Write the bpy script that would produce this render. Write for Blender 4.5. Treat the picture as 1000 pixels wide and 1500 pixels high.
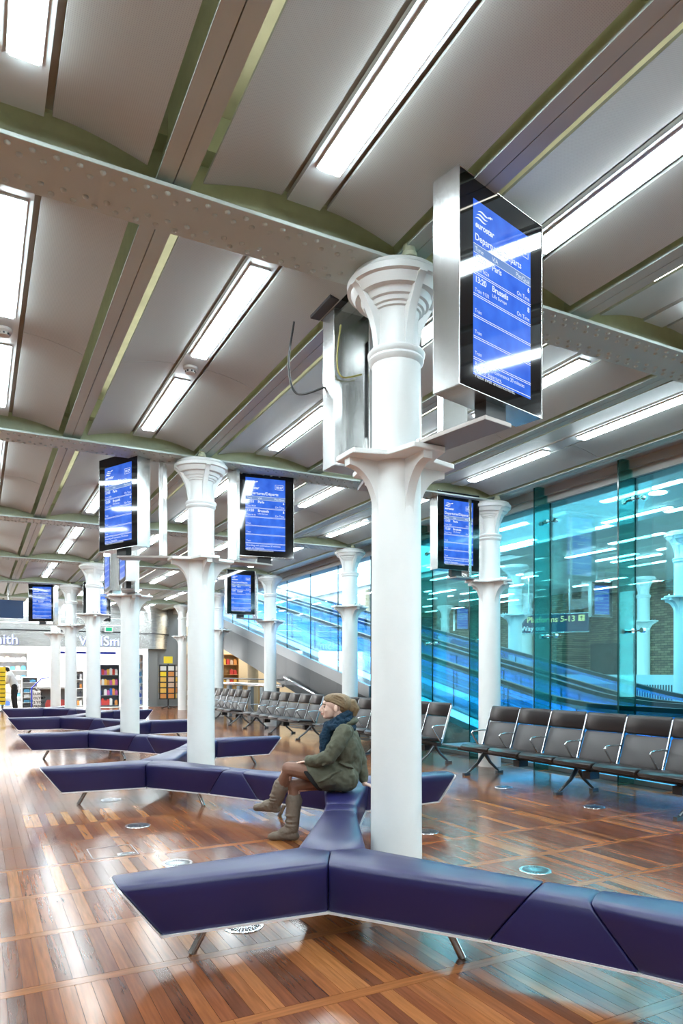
import bpy, bmesh, math, random
from mathutils import Vector, Matrix

random.seed(7)
R = math.radians
sc = bpy.context.scene
for o in list(bpy.data.objects):
    bpy.data.objects.remove(o)

# ------------------------------------------------------------------ camera
CAM = Vector((-2.416, -0.002, 1.42))
YAW = R(27.6)
cd = bpy.data.cameras.new('camera')
cam = bpy.data.objects.new('camera', cd)
sc.collection.objects.link(cam)
cam.location = CAM
cam.rotation_euler = (R(90), 0, -YAW)
cd.sensor_fit = 'HORIZONTAL'
cd.sensor_width = 24
cd.lens = 24 * 1.019
cd.shift_y = 0.235
cd.clip_end = 200
sc.camera = cam

# ------------------------------------------------------------------ world: daylight in the light well above the walkways
w = bpy.data.worlds.new('world')
sc.world = w
w.use_nodes = True
bg = w.node_tree.nodes['Background']
bg.inputs[0].default_value = (0.80, 0.91, 1.0, 1)
bg.inputs[1].default_value = 9.0

LAMP = 40.0          # ceiling fluorescent strength
sc.view_settings.view_transform = 'Standard'
sc.view_settings.look = 'None'
sc.view_settings.exposure = 0.16
sc.view_settings.gamma = 1.0
sc.view_settings.use_curve_mapping = False
sc.cycles.max_bounces = 10
sc.cycles.transparent_max_bounces = 24
sc.cycles.sample_clamp_indirect = 8.0
sc.cycles.caustics_reflective = False
sc.cycles.caustics_refractive = False

def area_lamp(name, loc, size, size_y, power, color, rot=(0, 0, 0)):
    ld = bpy.data.lights.new(name, 'AREA')
    ld.shape = 'RECTANGLE'
    ld.size, ld.size_y = size, size_y
    ld.energy = power
    ld.color = color
    o = bpy.data.objects.new(name, ld)
    o.location = loc
    o.rotation_euler = rot
    sc.collection.objects.link(o)
    return o

# the walkway hall's own blue-white ceiling lighting and the shop's ceiling lighting
area_lamp('walkway_hall_light', (7.0, 8.5, 4.2), 2.6, 9.0, 310, (0.45, 0.80, 1.0))
area_lamp('public_hall_light', (12.3, 14.0, 4.15), 4.0, 18.0, 150, (0.75, 0.95, 1.0))
area_lamp('shop_ceiling_light', (-1.3, 31.6, 3.0), 8.5, 3.6, 1100, (1.0, 0.99, 0.97))
area_lamp('cafe_ceiling_light', (7.2, 27.5, 2.9), 2.6, 3.0, 60, (1.0, 0.88, 0.74))

# ------------------------------------------------------------------ materials
MATS = {}
def new_mat(name):
    m = bpy.data.materials.new(name)
    m.use_nodes = True
    nt = m.node_tree
    for n in list(nt.nodes):
        nt.nodes.remove(n)
    out = nt.nodes.new('ShaderNodeOutputMaterial')
    MATS[name] = m
    return m, nt, out

def pbr(name, col, rough=0.5, metal=0.0, spec=0.5, noise=0.0, scale=20.0, bump=0.0, bscale=60.0, stretch=None, coat=0.0, rnoise=0.0):
    m, nt, out = new_mat(name)
    b = nt.nodes.new('ShaderNodeBsdfPrincipled')
    nt.links.new(b.outputs[0], out.inputs[0])
    b.inputs['Base Color'].default_value = (*col, 1)
    b.inputs['Roughness'].default_value = rough
    b.inputs['Metallic'].default_value = metal
    b.inputs['Specular IOR Level'].default_value = spec
    b.inputs['Coat Weight'].default_value = coat
    b.inputs['Coat Roughness'].default_value = 0.15
    geo = nt.nodes.new('ShaderNodeTexCoord')
    vec = geo.outputs['Object']
    if stretch:
        mp = nt.nodes.new('ShaderNodeMapping')
        mp.inputs['Scale'].default_value = stretch
        nt.links.new(vec, mp.inputs[0])
        vec = mp.outputs[0]
    if noise or rnoise:
        n = nt.nodes.new('ShaderNodeTexNoise')
        n.inputs['Scale'].default_value = scale
        n.inputs['Detail'].default_value = 5
        nt.links.new(vec, n.inputs['Vector'])
        if noise:
            mx = nt.nodes.new('ShaderNodeMix')
            mx.data_type = 'RGBA'
            mx.inputs['A'].default_value = (*[max(0, c * (1 - noise)) for c in col], 1)
            mx.inputs['B'].default_value = (*[min(1, c * (1 + noise)) for c in col], 1)
            nt.links.new(n.outputs['Fac'], mx.inputs['Factor'])
            nt.links.new(mx.outputs['Result'], b.inputs['Base Color'])
        if rnoise:
            mr = nt.nodes.new('ShaderNodeMapRange')
            mr.inputs['To Min'].default_value = max(0.02, rough - rnoise)
            mr.inputs['To Max'].default_value = min(1, rough + rnoise)
            nt.links.new(n.outputs['Fac'], mr.inputs['Value'])
            nt.links.new(mr.outputs[0], b.inputs['Roughness'])
    if bump:
        n2 = nt.nodes.new('ShaderNodeTexNoise')
        n2.inputs['Scale'].default_value = bscale
        n2.inputs['Detail'].default_value = 4
        nt.links.new(vec, n2.inputs['Vector'])
        bp = nt.nodes.new('ShaderNodeBump')
        bp.inputs['Strength'].default_value = bump
        bp.inputs['Distance'].default_value = 0.01
        nt.links.new(n2.outputs['Fac'], bp.inputs['Height'])
        nt.links.new(bp.outputs[0], b.inputs['Normal'])
    return m

def emit(name, col, strength):
    m, nt, out = new_mat(name)
    e = nt.nodes.new('ShaderNodeEmission')
    e.inputs[0].default_value = (*col, 1)
    e.inputs[1].default_value = strength
    nt.links.new(e.outputs[0], out.inputs[0])
    return m

def glass(name, tint, refl=0.06, edge=0.5, rough=0.0):
    m, nt, out = new_mat(name)
    t = nt.nodes.new('ShaderNodeBsdfTransparent')
    t.inputs[0].default_value = (*tint, 1)
    g = nt.nodes.new('ShaderNodeBsdfGlossy')
    g.inputs['Color'].default_value = (0.9, 1, 1, 1)
    g.inputs['Roughness'].default_value = rough
    lw = nt.nodes.new('ShaderNodeLayerWeight')
    lw.inputs[0].default_value = 0.35
    mr = nt.nodes.new('ShaderNodeMapRange')
    mr.inputs['To Min'].default_value = refl
    mr.inputs['To Max'].default_value = edge
    nt.links.new(lw.outputs['Fresnel'], mr.inputs['Value'])
    mx = nt.nodes.new('ShaderNodeMixShader')
    nt.links.new(mr.outputs[0], mx.inputs[0])
    nt.links.new(t.outputs[0], mx.inputs[1])
    nt.links.new(g.outputs[0], mx.inputs[2])
    nt.links.new(mx.outputs[0], out.inputs[0])
    return m

PW, RW, Y0 = 4.47 / 64, 0.704, 3.395      # plank width, row pitch, first cross strip
def wood_floor(name, along_y=True):
    m, nt, out = new_mat(name)
    N = nt.nodes.new
    L = nt.links.new
    b = N('ShaderNodeBsdfPrincipled')
    L(b.outputs[0], out.inputs[0])
    geo = N('ShaderNodeNewGeometry')
    sep = N('ShaderNodeSeparateXYZ')
    L(geo.outputs['Position'], sep.inputs[0])
    def mth(op, a, bb=None):
        n = N('ShaderNodeMath')
        n.operation = op
        for i, v in enumerate((a, bb)):
            if v is None:
                continue
            if isinstance(v, (int, float)):
                n.inputs[i].default_value = v
            else:
                L(v, n.inputs[i])
        return n.outputs[0]
    ix = mth('FLOOR', mth('DIVIDE', sep.outputs[0], PW if along_y else 1.49))
    iy = mth('FLOOR', mth('DIVIDE', mth('SUBTRACT', sep.outputs[1], Y0 + 0.0351), RW))
    cmb = N('ShaderNodeCombineXYZ')
    L(ix, cmb.inputs[0]); L(iy, cmb.inputs[1])
    wn = N('ShaderNodeTexWhiteNoise')
    L(cmb.outputs[0], wn.inputs[0])
    # whole panels drift in tone as well
    px = mth('FLOOR', mth('DIVIDE', ix, 8.0))
    cmb2 = N('ShaderNodeCombineXYZ')
    L(px, cmb2.inputs[0]); L(iy, cmb2.inputs[1])
    wn2 = N('ShaderNodeTexWhiteNoise')
    L(cmb2.outputs[0], wn2.inputs[0])
    mixv = mth('ADD', mth('MULTIPLY', wn.outputs['Value'], 0.72), mth('MULTIPLY', wn2.outputs['Value'], 0.28))
    cr = N('ShaderNodeValToRGB')
    els = cr.color_ramp.elements
    if along_y:
        stops = [(0.0, (0.085, 0.030, 0.016)), (0.25, (0.135, 0.043, 0.018)), (0.5, (0.20, 0.062, 0.022)),
                 (0.72, (0.28, 0.10, 0.032)), (0.9, (0.40, 0.17, 0.055)), (1.0, (0.46, 0.24, 0.095))]
    else:
        stops = [(0.0, (0.22, 0.075, 0.022)), (1.0, (0.33, 0.12, 0.038))]
    els[0].position, els[0].color = stops[0][0], (*stops[0][1], 1)
    els[1].position, els[1].color = stops[-1][0], (*stops[-1][1], 1)
    for p, c in stops[1:-1]:
        e = els.new(p)
        e.color = (*c, 1)
    L(mixv, cr.inputs[0])
    # grain along the plank
    mp = N('ShaderNodeMapping')
    mp.inputs['Scale'].default_value = (38, 2.2, 1) if along_y else (2.2, 38, 1)
    off = N('ShaderNodeVectorMath')
    off.operation = 'MULTIPLY_ADD'
    L(wn.outputs['Color'], off.inputs[0])
    off.inputs[1].default_value = (9, 9, 9)
    L(geo.outputs['Position'], off.inputs[2])
    L(off.outputs[0], mp.inputs[0])
    ns = N('ShaderNodeTexNoise')
    ns.inputs['Scale'].default_value = 1.6
    ns.inputs['Detail'].default_value = 4
    ns.inputs['Distortion'].default_value = 0.2
    L(mp.outputs[0], ns.inputs['Vector'])
    mr = N('ShaderNodeMapRange')
    mr.inputs['From Min'].default_value = 0.25
    mr.inputs['From Max'].default_value = 0.75
    mr.inputs['To Min'].default_value = 0.72
    mr.inputs['To Max'].default_value = 1.25
    L(ns.outputs['Fac'], mr.inputs['Value'])
    mul = N('ShaderNodeVectorMath')
    mul.operation = 'SCALE'
    L(cr.outputs[0], mul.inputs[0])
    L(mr.outputs[0], mul.inputs['Scale'])
    L(mul.outputs[0], b.inputs['Base Color'])
    # worn varnish
    ns2 = N('ShaderNodeTexNoise')
    ns2.inputs['Scale'].default_value = 1.3
    ns2.inputs['Detail'].default_value = 6
    L(geo.outputs['Position'], ns2.inputs['Vector'])
    mr2 = N('ShaderNodeMapRange')
    mr2.inputs['From Min'].default_value = 0.3
    mr2.inputs['From Max'].default_value = 0.7
    mr2.inputs['To Min'].default_value = 0.15
    mr2.inputs['To Max'].default_value = 0.21
    L(ns2.outputs['Fac'], mr2.inputs['Value'])
    L(mr2.outputs[0], b.inputs['Roughness'])
    b.inputs['Specular IOR Level'].default_value = 0.5
    return m

def perforated(name, col):
    m, nt, out = new_mat(name)
    N, L = nt.nodes.new, nt.links.new
    b = N('ShaderNodeBsdfPrincipled')
    b.inputs['Roughness'].default_value = 0.55
    L(b.outputs[0], out.inputs[0])
    tc = N('ShaderNodeTexCoord')
    mp = N('ShaderNodeMapping')
    mp.inputs['Scale'].default_value = (110, 110, 0)
    L(tc.outputs['Object'], mp.inputs[0])
    v = N('ShaderNodeTexVoronoi')
    v.inputs['Scale'].default_value = 1.0
    v.inputs['Randomness'].default_value = 0.0
    L(mp.outputs[0], v.inputs['Vector'])
    cr = N('ShaderNodeValToRGB')
    cr.color_ramp.elements[0].position = 0.22
    cr.color_ramp.elements[0].color = (*[c * 0.80 for c in col], 1)
    cr.color_ramp.elements[1].position = 0.30
    cr.color_ramp.elements[1].color = (*col, 1)
    L(v.outputs['Distance'], cr.inputs[0])
    L(cr.outputs[0], b.inputs['Base Color'])
    return m

def brick_mat(name, c1, c2, mortar, rot=False):
    m, nt, out = new_mat(name)
    N, L = nt.nodes.new, nt.links.new
    b = N('ShaderNodeBsdfPrincipled')
    b.inputs['Roughness'].default_value = 0.85
    L(b.outputs[0], out.inputs[0])
    geo = N('ShaderNodeNewGeometry')
    sep = N('ShaderNodeSeparateXYZ')
    L(geo.outputs['Position'], sep.inputs[0])
    cmb = N('ShaderNodeCombineXYZ')
    L(sep.outputs[1], cmb.inputs[0]); L(sep.outputs[2], cmb.inputs[1])
    br = N('ShaderNodeTexBrick')
    br.inputs['Color1'].default_value = (*c1, 1)
    br.inputs['Color2'].default_value = (*c2, 1)
    br.inputs['Mortar'].default_value = (*mortar, 1)
    br.inputs['Scale'].default_value = 1.0
    br.inputs['Brick Width'].default_value = 0.23
    br.inputs['Row Height'].default_value = 0.078
    br.inputs['Mortar Size'].default_value = 0.008
    L(cmb.outputs[0], br.inputs['Vector'])
    L(br.outputs['Color'], b.inputs['Base Color'])
    return m

wood_floor('plank_wood')
wood_floor('strip_wood', False)
pbr('floor_joint', (0.035, 0.018, 0.010), 0.6)
pbr('column_paint', (0.85, 0.88, 0.87), 0.38, noise=0.03, scale=6, bump=0.06, bscale=30)
pbr('girder_paint', (0.51, 0.60, 0.57), 0.45, noise=0.06, scale=3, bump=0.05, bscale=25)
pbr('green_steel', (0.52, 0.56, 0.40), 0.5, noise=0.15, scale=12, bump=0.12, bscale=40)
pbr('slab_dark', (0.62, 0.62, 0.45), 0.8, noise=0.3, scale=5)
perforated('ceiling_panel', (0.435, 0.455, 0.43))
pbr('tray_paint', (0.55, 0.60, 0.60), 0.45, noise=0.03, scale=5)
pbr('groove_shade', (0.38, 0.38, 0.34), 0.7)  # tone stands in for the shade inside the tray grooves
pbr('lamp_frame', (0.70, 0.76, 0.76), 0.4)
emit('lamp_tube', (0.87, 1.0, 1.05), LAMP)
emit('batten_glow', (1.0, 0.98, 0.86), 9.0)
pbr('detector_plastic', (0.62, 0.60, 0.56), 0.5)
pbr('brushed_steel', (0.62, 0.62, 0.61), 0.24, metal=1.0, noise=0.10, scale=6, stretch=(40, 40, 0.6), rnoise=0.08)
pbr('brushed_steel_h', (0.58, 0.58, 0.57), 0.28, metal=1.0, noise=0.14, scale=5, stretch=(0.6, 0.6, 45), rnoise=0.08)
pbr('dull_steel', (0.40, 0.41, 0.42), 0.42, metal=1.0, noise=0.06, scale=4, stretch=(2, 2, 18))
pbr('clad_steel', (0.10, 0.105, 0.11), 0.34, metal=0.9, noise=0.08, scale=4, stretch=(2, 2, 18))
pbr('band_steel', (0.30, 0.31, 0.32), 0.35, metal=0.9)
pbr('arm_plate', (0.34, 0.30, 0.28), 0.4, metal=0.7)
pbr('polished_steel', (0.85, 0.85, 0.86), 0.12, metal=1.0)
pbr('black_glass', (0.004, 0.004, 0.005), 0.06, spec=0.5)
pbr('leg_steel', (0.42, 0.42, 0.42), 0.25, metal=1.0)
pbr('black_metal', (0.02, 0.02, 0.022), 0.4)
pbr('cable_black', (0.012, 0.012, 0.012), 0.5)
pbr('cable_yellow', (0.45, 0.40, 0.12), 0.5)
m, nt, out = new_mat('screen_blue')
pb = nt.nodes.new('ShaderNodeBsdfPrincipled')
pb.inputs['Base Color'].default_value = (0.01, 0.03, 0.12, 1)
pb.inputs['Roughness'].default_value = 0.07
pb.inputs['Emission Color'].default_value = (0.035, 0.15, 0.78, 1)
pb.inputs['Emission Strength'].default_value = 0.8
nzz = nt.nodes.new('ShaderNodeTexNoise')
nzz.inputs['Scale'].default_value = 7
crr = nt.nodes.new('ShaderNodeValToRGB')
crr.color_ramp.elements[0].position = 0.3
crr.color_ramp.elements[0].color = (0.02, 0.10, 0.66, 1)
crr.color_ramp.elements[1].position = 0.75
crr.color_ramp.elements[1].color = (0.06, 0.21, 0.90, 1)
tcc = nt.nodes.new('ShaderNodeTexCoord')
nt.links.new(tcc.outputs['Object'], nzz.inputs['Vector'])
nt.links.new(nzz.outputs['Fac'], crr.inputs[0])
nt.links.new(crr.outputs[0], pb.inputs['Emission Color'])
nt.links.new(pb.outputs[0], out.inputs[0])
emit('screen_text', (0.82, 0.92, 1.0), 0.95)
emit('screen_bar', (0.30, 0.50, 1.0), 0.6)
pbr('bench_leather', (0.013, 0.012, 0.075), 0.33, spec=0.55, noise=0.10, scale=2.5, bump=0.05, bscale=220, rnoise=0.05)
pbr('bench_trim', (0.88, 0.88, 0.90), 0.35, metal=0.35)
pbr('seat_grey', (0.062, 0.054, 0.054), 0.42, bump=0.04, bscale=120)
pbr('seat_dark', (0.020, 0.015, 0.015), 0.30, bump=0.04, bscale=120)
pbr('alu', (0.70, 0.72, 0.74), 0.22, metal=1.0)
pbr('alu_dark', (0.16, 0.17, 0.18), 0.3, metal=0.9)
glass('wall_glass', (0.58, 0.90, 0.93), 0.05, 0.50)
glass('clear_glass', (0.84, 0.95, 1.0), 0.04, 0.40)
glass('fin_glass', (0.40, 0.74, 0.72), 0.03, 0.15)
pbr('glass_edge', (0.005, 0.045, 0.045), 0.15)
glass('rail_glass', (0.70, 0.88, 1.0), 0.05, 0.40)
pbr('handrail_rubber', (0.008, 0.030, 0.038), 0.3)
emit('walkway_strip', (0.24, 0.55, 1.0), 5.0)
pbr('walkway_deck', (0.70, 0.80, 0.90), 0.32, metal=0.3)
pbr('walkway_tread', (0.30, 0.40, 0.52), 0.35, metal=0.4)
pbr('white_paint', (0.80, 0.84, 0.86), 0.5)
pbr('white_panel', (0.72, 0.84, 0.86), 0.35)
pbr('fascia_grey', (0.42, 0.42, 0.40), 0.5)
pbr('soffit', (0.52, 0.54, 0.53), 0.5)
brick_mat('brick', (0.16, 0.10, 0.07), (0.34, 0.25, 0.16), (0.06, 0.05, 0.045))
pbr('hall_brick', (0.26, 0.24, 0.22), 0.8, noise=0.3, scale=4)
pbr('door_dark', (0.012, 0.030, 0.04), 0.2)
pbr('sign_blue', (0.004, 0.035, 0.11), 0.3)
emit('sign_yellow', (1.0, 0.82, 0.35), 1.6)
emit('sign_white', (0.9, 0.95, 1.0), 1.6)
emit('letter_white', (0.75, 0.83, 1.0), 1.4)
pbr('letter_blue', (0.03, 0.06, 0.55), 0.4)
emit('exit_green', (0.03, 0.65, 0.32), 0.9)
pbr('shop_white', (0.85, 0.86, 0.86), 0.5)
pbr('shop_floor', (0.75, 0.75, 0.73), 0.3)
pbr('shelf_grey', (0.16, 0.20, 0.25), 0.5)
pbr('grey_wall', (0.22, 0.24, 0.25), 0.5)
pbr('shop_blue', (0.02, 0.04, 0.50), 0.4)
pbr('yellow', (0.85, 0.62, 0.02), 0.5)
pbr('card_white', (0.75, 0.74, 0.72), 0.6)
pbr('wood_pale', (0.46, 0.27, 0.10), 0.5, noise=0.2, scale=6)
pbr('cream', (0.66, 0.52, 0.33), 0.55)
for i, c in enumerate([(0.55, 0.05, 0.04), (0.05, 0.12, 0.45), (0.75, 0.45, 0.08), (0.70, 0.70, 0.68), (0.08, 0.30, 0.16), (0.45, 0.10, 0.30),
                       (0.10, 0.35, 0.55), (0.62, 0.25, 0.06), (0.06, 0.06, 0.07), (0.60, 0.42, 0.30)]):
    pbr('goods%d' % i, c, 0.45)
# people
pbr('skin', (0.74, 0.51, 0.41), 0.5)
pbr('tights', (0.20, 0.095, 0.062), 0.55, noise=0.15, scale=9)
pbr('coat_green', (0.088, 0.090, 0.060), 0.8, noise=0.25, scale=14, bump=0.5, bscale=22)
pbr('scarf_blue', (0.004, 0.026, 0.055), 0.95, noise=0.4, scale=40, bump=0.8, bscale=70)
pbr('hair_blonde', (0.19, 0.125, 0.06), 0.5, noise=0.55, scale=30, stretch=(1, 6, 3), bump=0.5, bscale=60)
pbr('boot_suede', (0.17, 0.135, 0.105), 0.85, noise=0.2, scale=18, bump=0.4, bscale=30)
pbr('black_cloth', (0.008, 0.008, 0.009), 0.9)
pbr('eye_dark', (0.02, 0.012, 0.01), 0.3)
pbr('lip', (0.42, 0.13, 0.11), 0.45)
pbr('brow', (0.16, 0.09, 0.04), 0.7)
pbr('shirt_grey', (0.50, 0.52, 0.55), 0.8)
pbr('pink', (0.75, 0.25, 0.22), 0.6)

# ------------------------------------------------------------------ mesh helpers
COL = sc.collection
class MB:
    def __init__(s):
        s.v, s.f = [], []
    def add(s, vs, fs, M=None):
        n = len(s.v)
        s.v += [tuple(M @ Vector(p)) if M else tuple(p) for p in vs]
        s.f += [tuple(n + i for i in f) for f in fs]
        return s
    def box(s, c, d, M=None, rz=0.0):
        x, y, z = [k / 2 for k in d]
        vs = [(-x, -y, -z), (x, -y, -z), (x, y, -z), (-x, y, -z), (-x, -y, z), (x, -y, z), (x, y, z), (-x, y, z)]
        fs = [(0, 3, 2, 1), (4, 5, 6, 7), (0, 1, 5, 4), (1, 2, 6, 5), (2, 3, 7, 6), (3, 0, 4, 7)]
        T = Matrix.Translation(c) @ Matrix.Rotation(rz, 4, 'Z')
        return s.add(vs, fs, (M @ T) if M else T)
    def b2(s, lo, hi):
        return s.box([(a + b) / 2 for a, b in zip(lo, hi)], [abs(b - a) for a, b in zip(lo, hi)])
    def prism(s, poly, a, b, axis='Z', M=None):
        n = len(poly)
        def P(p, t):
            return {'Z': (p[0], p[1], t), 'X': (t, p[0], p[1]), 'Y': (p[0], t, p[1])}[axis]
        vs = [P(p, a) for p in poly] + [P(p, b) for p in poly]
        fs = [tuple(range(n))[::-1], tuple(range(n, 2 * n))] + [(i, (i + 1) % n, n + (i + 1) % n, n + i) for i in range(n)]
        return s.add(vs, fs, M)
    def loft(s, rings, cap=True, closed=True, M=None):
        n = len(rings[0])
        vs = [p for r in rings for p in r]
        fs = []
        for k in range(len(rings) - 1):
            for i in range(n if closed else n - 1):
                j = (i + 1) % n
                fs.append((k * n + i, k * n + j, (k + 1) * n + j, (k + 1) * n + i))
        if cap and closed:
            fs.append(tuple(range(n))[::-1])
            fs.append(tuple(range((len(rings) - 1) * n, len(rings) * n)))
        return s.add(vs, fs, M)
    def tube(s, path, r, n=8, M=None, caps=True):
        path = [Vector(p) for p in path]
        rr = r if isinstance(r, (list, tuple)) else [r] * len(path)
        rings, up = [], None
        for i, p in enumerate(path):
            t = (path[min(i + 1, len(path) - 1)] - path[max(i - 1, 0)]).normalized()
            if up is None:
                up = Vector((0, 0, 1)) if abs(t.z) < 0.9 else Vector((1, 0, 0))
            a = t.cross(up)
            if a.length < 1e-6:
                a = t.orthogonal()
            a.normalize()
            b = a.cross(t).normalized()
            up = b
            rings.append([tuple(p + (a * math.cos(q) + b * math.sin(q)) * rr[i]) for q in [2 * math.pi * k / n for k in range(n)]])
        return s.loft(rings, caps, True, M)
    def lathe(s, prof, n=24, c=(0, 0, 0), M=None):
        rings = [[(c[0] + r * math.cos(2 * math.pi * k / n), c[1] + r * math.sin(2 * math.pi * k / n), c[2] + z) for k in range(n)] for r, z in prof]
        return s.loft(rings, True, True, M)
    def ell(s, c, r, M=None, nu=16, nv=10, rot=None):
        rings = []
        T = Matrix.Translation(c) @ (rot.to_4x4() if rot else Matrix.Identity(4))
        for j in range(nv + 1):
            ph = -math.pi / 2 + math.pi * j / nv
            cr = max(math.cos(ph), 1e-3)
            rings.append([tuple(T @ Vector((r[0] * cr * math.cos(2 * math.pi * k / nu), r[1] * cr * math.sin(2 * math.pi * k / nu), r[2] * math.sin(ph)))) for k in range(nu)])
        return s.loft(rings, True, True, M)
    def mesh(s, name, smooth=None):
        me = bpy.data.meshes.new(name)
        me.from_pydata(s.v, [], s.f)
        me.validate()
        bm = bmesh.new()
        bm.from_mesh(me)
        bmesh.ops.recalc_face_normals(bm, faces=bm.faces)
        bm.to_mesh(me)
        bm.free()
        if smooth is not None:
            for p in me.polygons:
                p.use_smooth = True
            me.set_sharp_from_angle(angle=R(smooth))
        return me
    def build(s, name, mat, parent=None, smooth=None, loc=(0, 0, 0), rz=0.0, bevel=0.0):
        return put(name, s.mesh(name, smooth), mat, parent, loc, rz, bevel)

def put(name, me, mat=None, parent=None, loc=(0, 0, 0), rz=0.0, bevel=0.0):
    if mat and not me.materials:
        me.materials.append(MATS[mat])
    o = bpy.data.objects.new(name, me)
    COL.objects.link(o)
    o.parent = parent
    o.location = loc
    o.rotation_euler = (0, 0, rz)
    if bevel:
        bv = o.modifiers.new('bevel', 'BEVEL')
        bv.width = bevel
        bv.segments = 2
        bv.limit_method = 'ANGLE'
    return o

def tag(o, label=None, cat=None, group=None, kind=None):
    if label: o['label'] = label
    if cat: o['category'] = cat
    if group: o['group'] = group
    if kind: o['kind'] = kind
    return o

def thing(name, label, cat, loc=(0, 0, 0), rz=0.0, group=None):
    o = bpy.data.objects.new(name, None)
    o.empty_display_size = 0.1
    COL.objects.link(o)
    o.location = loc
    o.rotation_euler = (0, 0, rz)
    return tag(o, label, cat, group)

def kids(o):
    return KIDS.get(o.name, [])
def copy_tree(o, parent=None):
    c = o.copy()
    COL.objects.link(c)
    c.parent = parent
    for ch in [x for x in bpy.data.objects if x.parent == o]:
        copy_tree(ch, c)
    return c

def struct(o):
    o['kind'] = 'structure'
    return o

def text_geo(body, size, align='LEFT', shear=0.0, bold=0.0, depth=0.0):
    cu = bpy.data.curves.new('t', 'FONT')
    cu.body = body
    cu.size = size
    cu.align_x = align
    cu.shear = shear
    cu.offset = bold
    cu.extrude = depth
    cu.resolution_u = 3
    ob = bpy.data.objects.new('t', cu)
    COL.objects.link(ob)
    dg = bpy.context.evaluated_depsgraph_get()
    me = ob.evaluated_get(dg).to_mesh()
    vs = [tuple(v.co) for v in me.vertices]
    fs = [tuple(p.vertices) for p in me.polygons]
    ob.evaluated_get(dg).to_mesh_clear()
    bpy.data.objects.remove(ob)
    bpy.data.curves.remove(cu)
    return vs, fs

def project(p):
    d = Vector(p) - CAM
    c, s_ = math.cos(YAW), math.sin(YAW)
    xc, z = d.x * c - d.y * s_, d.x * s_ + d.y * c
    if z < 0.2:
        return None
    return 500 + 1019 * xc / z, 985 - 1019 * d.z / z, z

# ------------------------------------------------------------------ floor
G = 4.47                     # structural grid
YC = [3.85 + G * k for k in range(-2, 7)]     # column lines
fl = struct(MB().b2((-6.3, -5.3, -0.12), (9.7, 36.0, -0.006)).build('floor', 'floor_joint'))
cand, rest = [], MB()
TB = -0.006
r0, r1 = int((-5.2 - Y0) / RW) - 1, int((29.2 - Y0) / RW)
plank_me = {}
SW = 0.070
def plank_geo(mb, x0, x1, y0, y1):
    return mb.b2((x0 + 0.0009, y0 + 0.0012, TB), (x1 - 0.0009, y1 - 0.0012, 0.0))
for rr in range(r0, r1):
    ya = Y0 + rr * RW + SW / 2
    yb = Y0 + (rr + 1) * RW - SW / 2
    for c in range(-88, 68):
        xa, xb = c * PW, (c + 1) * PW
        q = project(((xa + xb) / 2, (ya + yb) / 2, 0))
        score = 0
        if q and -30 < q[0] < 1030 and q[1] < 1540:
            score = 1 / q[2] ** 2
        cand.append((score, xa, xb, ya, yb))
cand.sort(key=lambda t: -t[0])
pm = plank_geo(MB(), 0, PW, 0, RW - SW).mesh('plank')
pm.materials.append(MATS['plank_wood'])
for s_, xa, xb, ya, yb in cand[:300]:
    put('plank', pm, None, fl, (xa, ya, 0))
for s_, xa, xb, ya, yb in cand[300:]:
    plank_geo(rest, xa, xb, ya, yb)
tag(rest.build('distant_planks', 'plank_wood', fl), kind='stuff')
sm = plank_geo(MB(), 0, 1.49, 0, SW).mesh('cross_strip')
sm.materials.append(MATS['strip_wood'])
rest = MB()
n_strip = 0
for rr in range(r0, r1 + 1):
    for c in range(-4, 4):
        xa, ya = c * 1.49, Y0 + rr * RW - SW / 2
        q = project((xa + 0.7, ya, 0))
        if q and q[2] < 11 and -250 < q[0] < 1250:
            put('cross_strip', sm, None, fl, (xa, ya, 0))
        else:
            plank_geo(rest, xa, xa + 1.49, ya, ya + SW)
tag(rest.build('distant_cross_strips', 'strip_wood', fl), kind='stuff')

# ------------------------------------------------------------------ ceiling
ZG, ZB, ZE, ZT, ZS = 3.97, 4.03, 4.045, 4.125, 4.48     # girder bottom, joist bottom, panel edge, light tray, slab
ce = struct(MB().b2((-6.3, -5.4, ZS), (5.25, 36.0, ZS + 0.15)).build('ceiling', 'slab_dark'))
JX = [1.49 * n for n in range(-4, 4)]
def panel_mesh(side, y0, y1):
    mb = MB()
    n = 8
    xe, xi = 0.148, 0.745 - 0.142
    top, bot = [], []
    for k in range(n + 1):
        t = k / n
        x = xe + (xi - xe) * t
        z = ZE + (ZT + 0.005 - ZE) * math.sin(t * math.pi / 2 * 0.96)
        if side < 0:
            x = 1.49 - x
        bot.append((x, z)); top.append((x, z + 0.018))
    poly = bot + top[::-1]
    mb.prism(poly, y0, y1, 'Y')
    return mb
PY = [(0.195, 2.232), (2.238, G - 0.195)]
pmesh = {}
for side in (1, -1):
    for i, (a, b) in enumerate(PY):
        me = panel_mesh(side, a, b).mesh('ceiling_panel', 30)
        me.materials.append(MATS['ceiling_panel'])
        pmesh[(side, i)] = me
tray_me = MB().b2((0.745 - 0.105, 0.18, ZT), (0.745 + 0.105, G - 0.18, ZT + 0.03)).mesh('light_tray')
tray_me.materials.append(MATS['tray_paint'])
shade_plate_me = MB().b2((0.745 - 0.20, 0.18, ZT + 0.045), (0.745 + 0.20, G - 0.18, ZT + 0.06)).mesh('groove_shade_plate'); shade_plate_me.materials.append(MATS['groove_shade'])  # added plate: gives the grooves their shade and blocks light from the void
half_me = MB().b2((-0.090, 0.0, ZB), (-0.003, G, ZB + 0.018)).mesh('joist_band'); half_me.materials.append(MATS['girder_paint'])
half2_me = MB().b2((0.003, 0.0, ZB), (0.090, G, ZB + 0.018)).mesh('joist_band'); half2_me.materials.append(MATS['girder_paint'])
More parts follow.
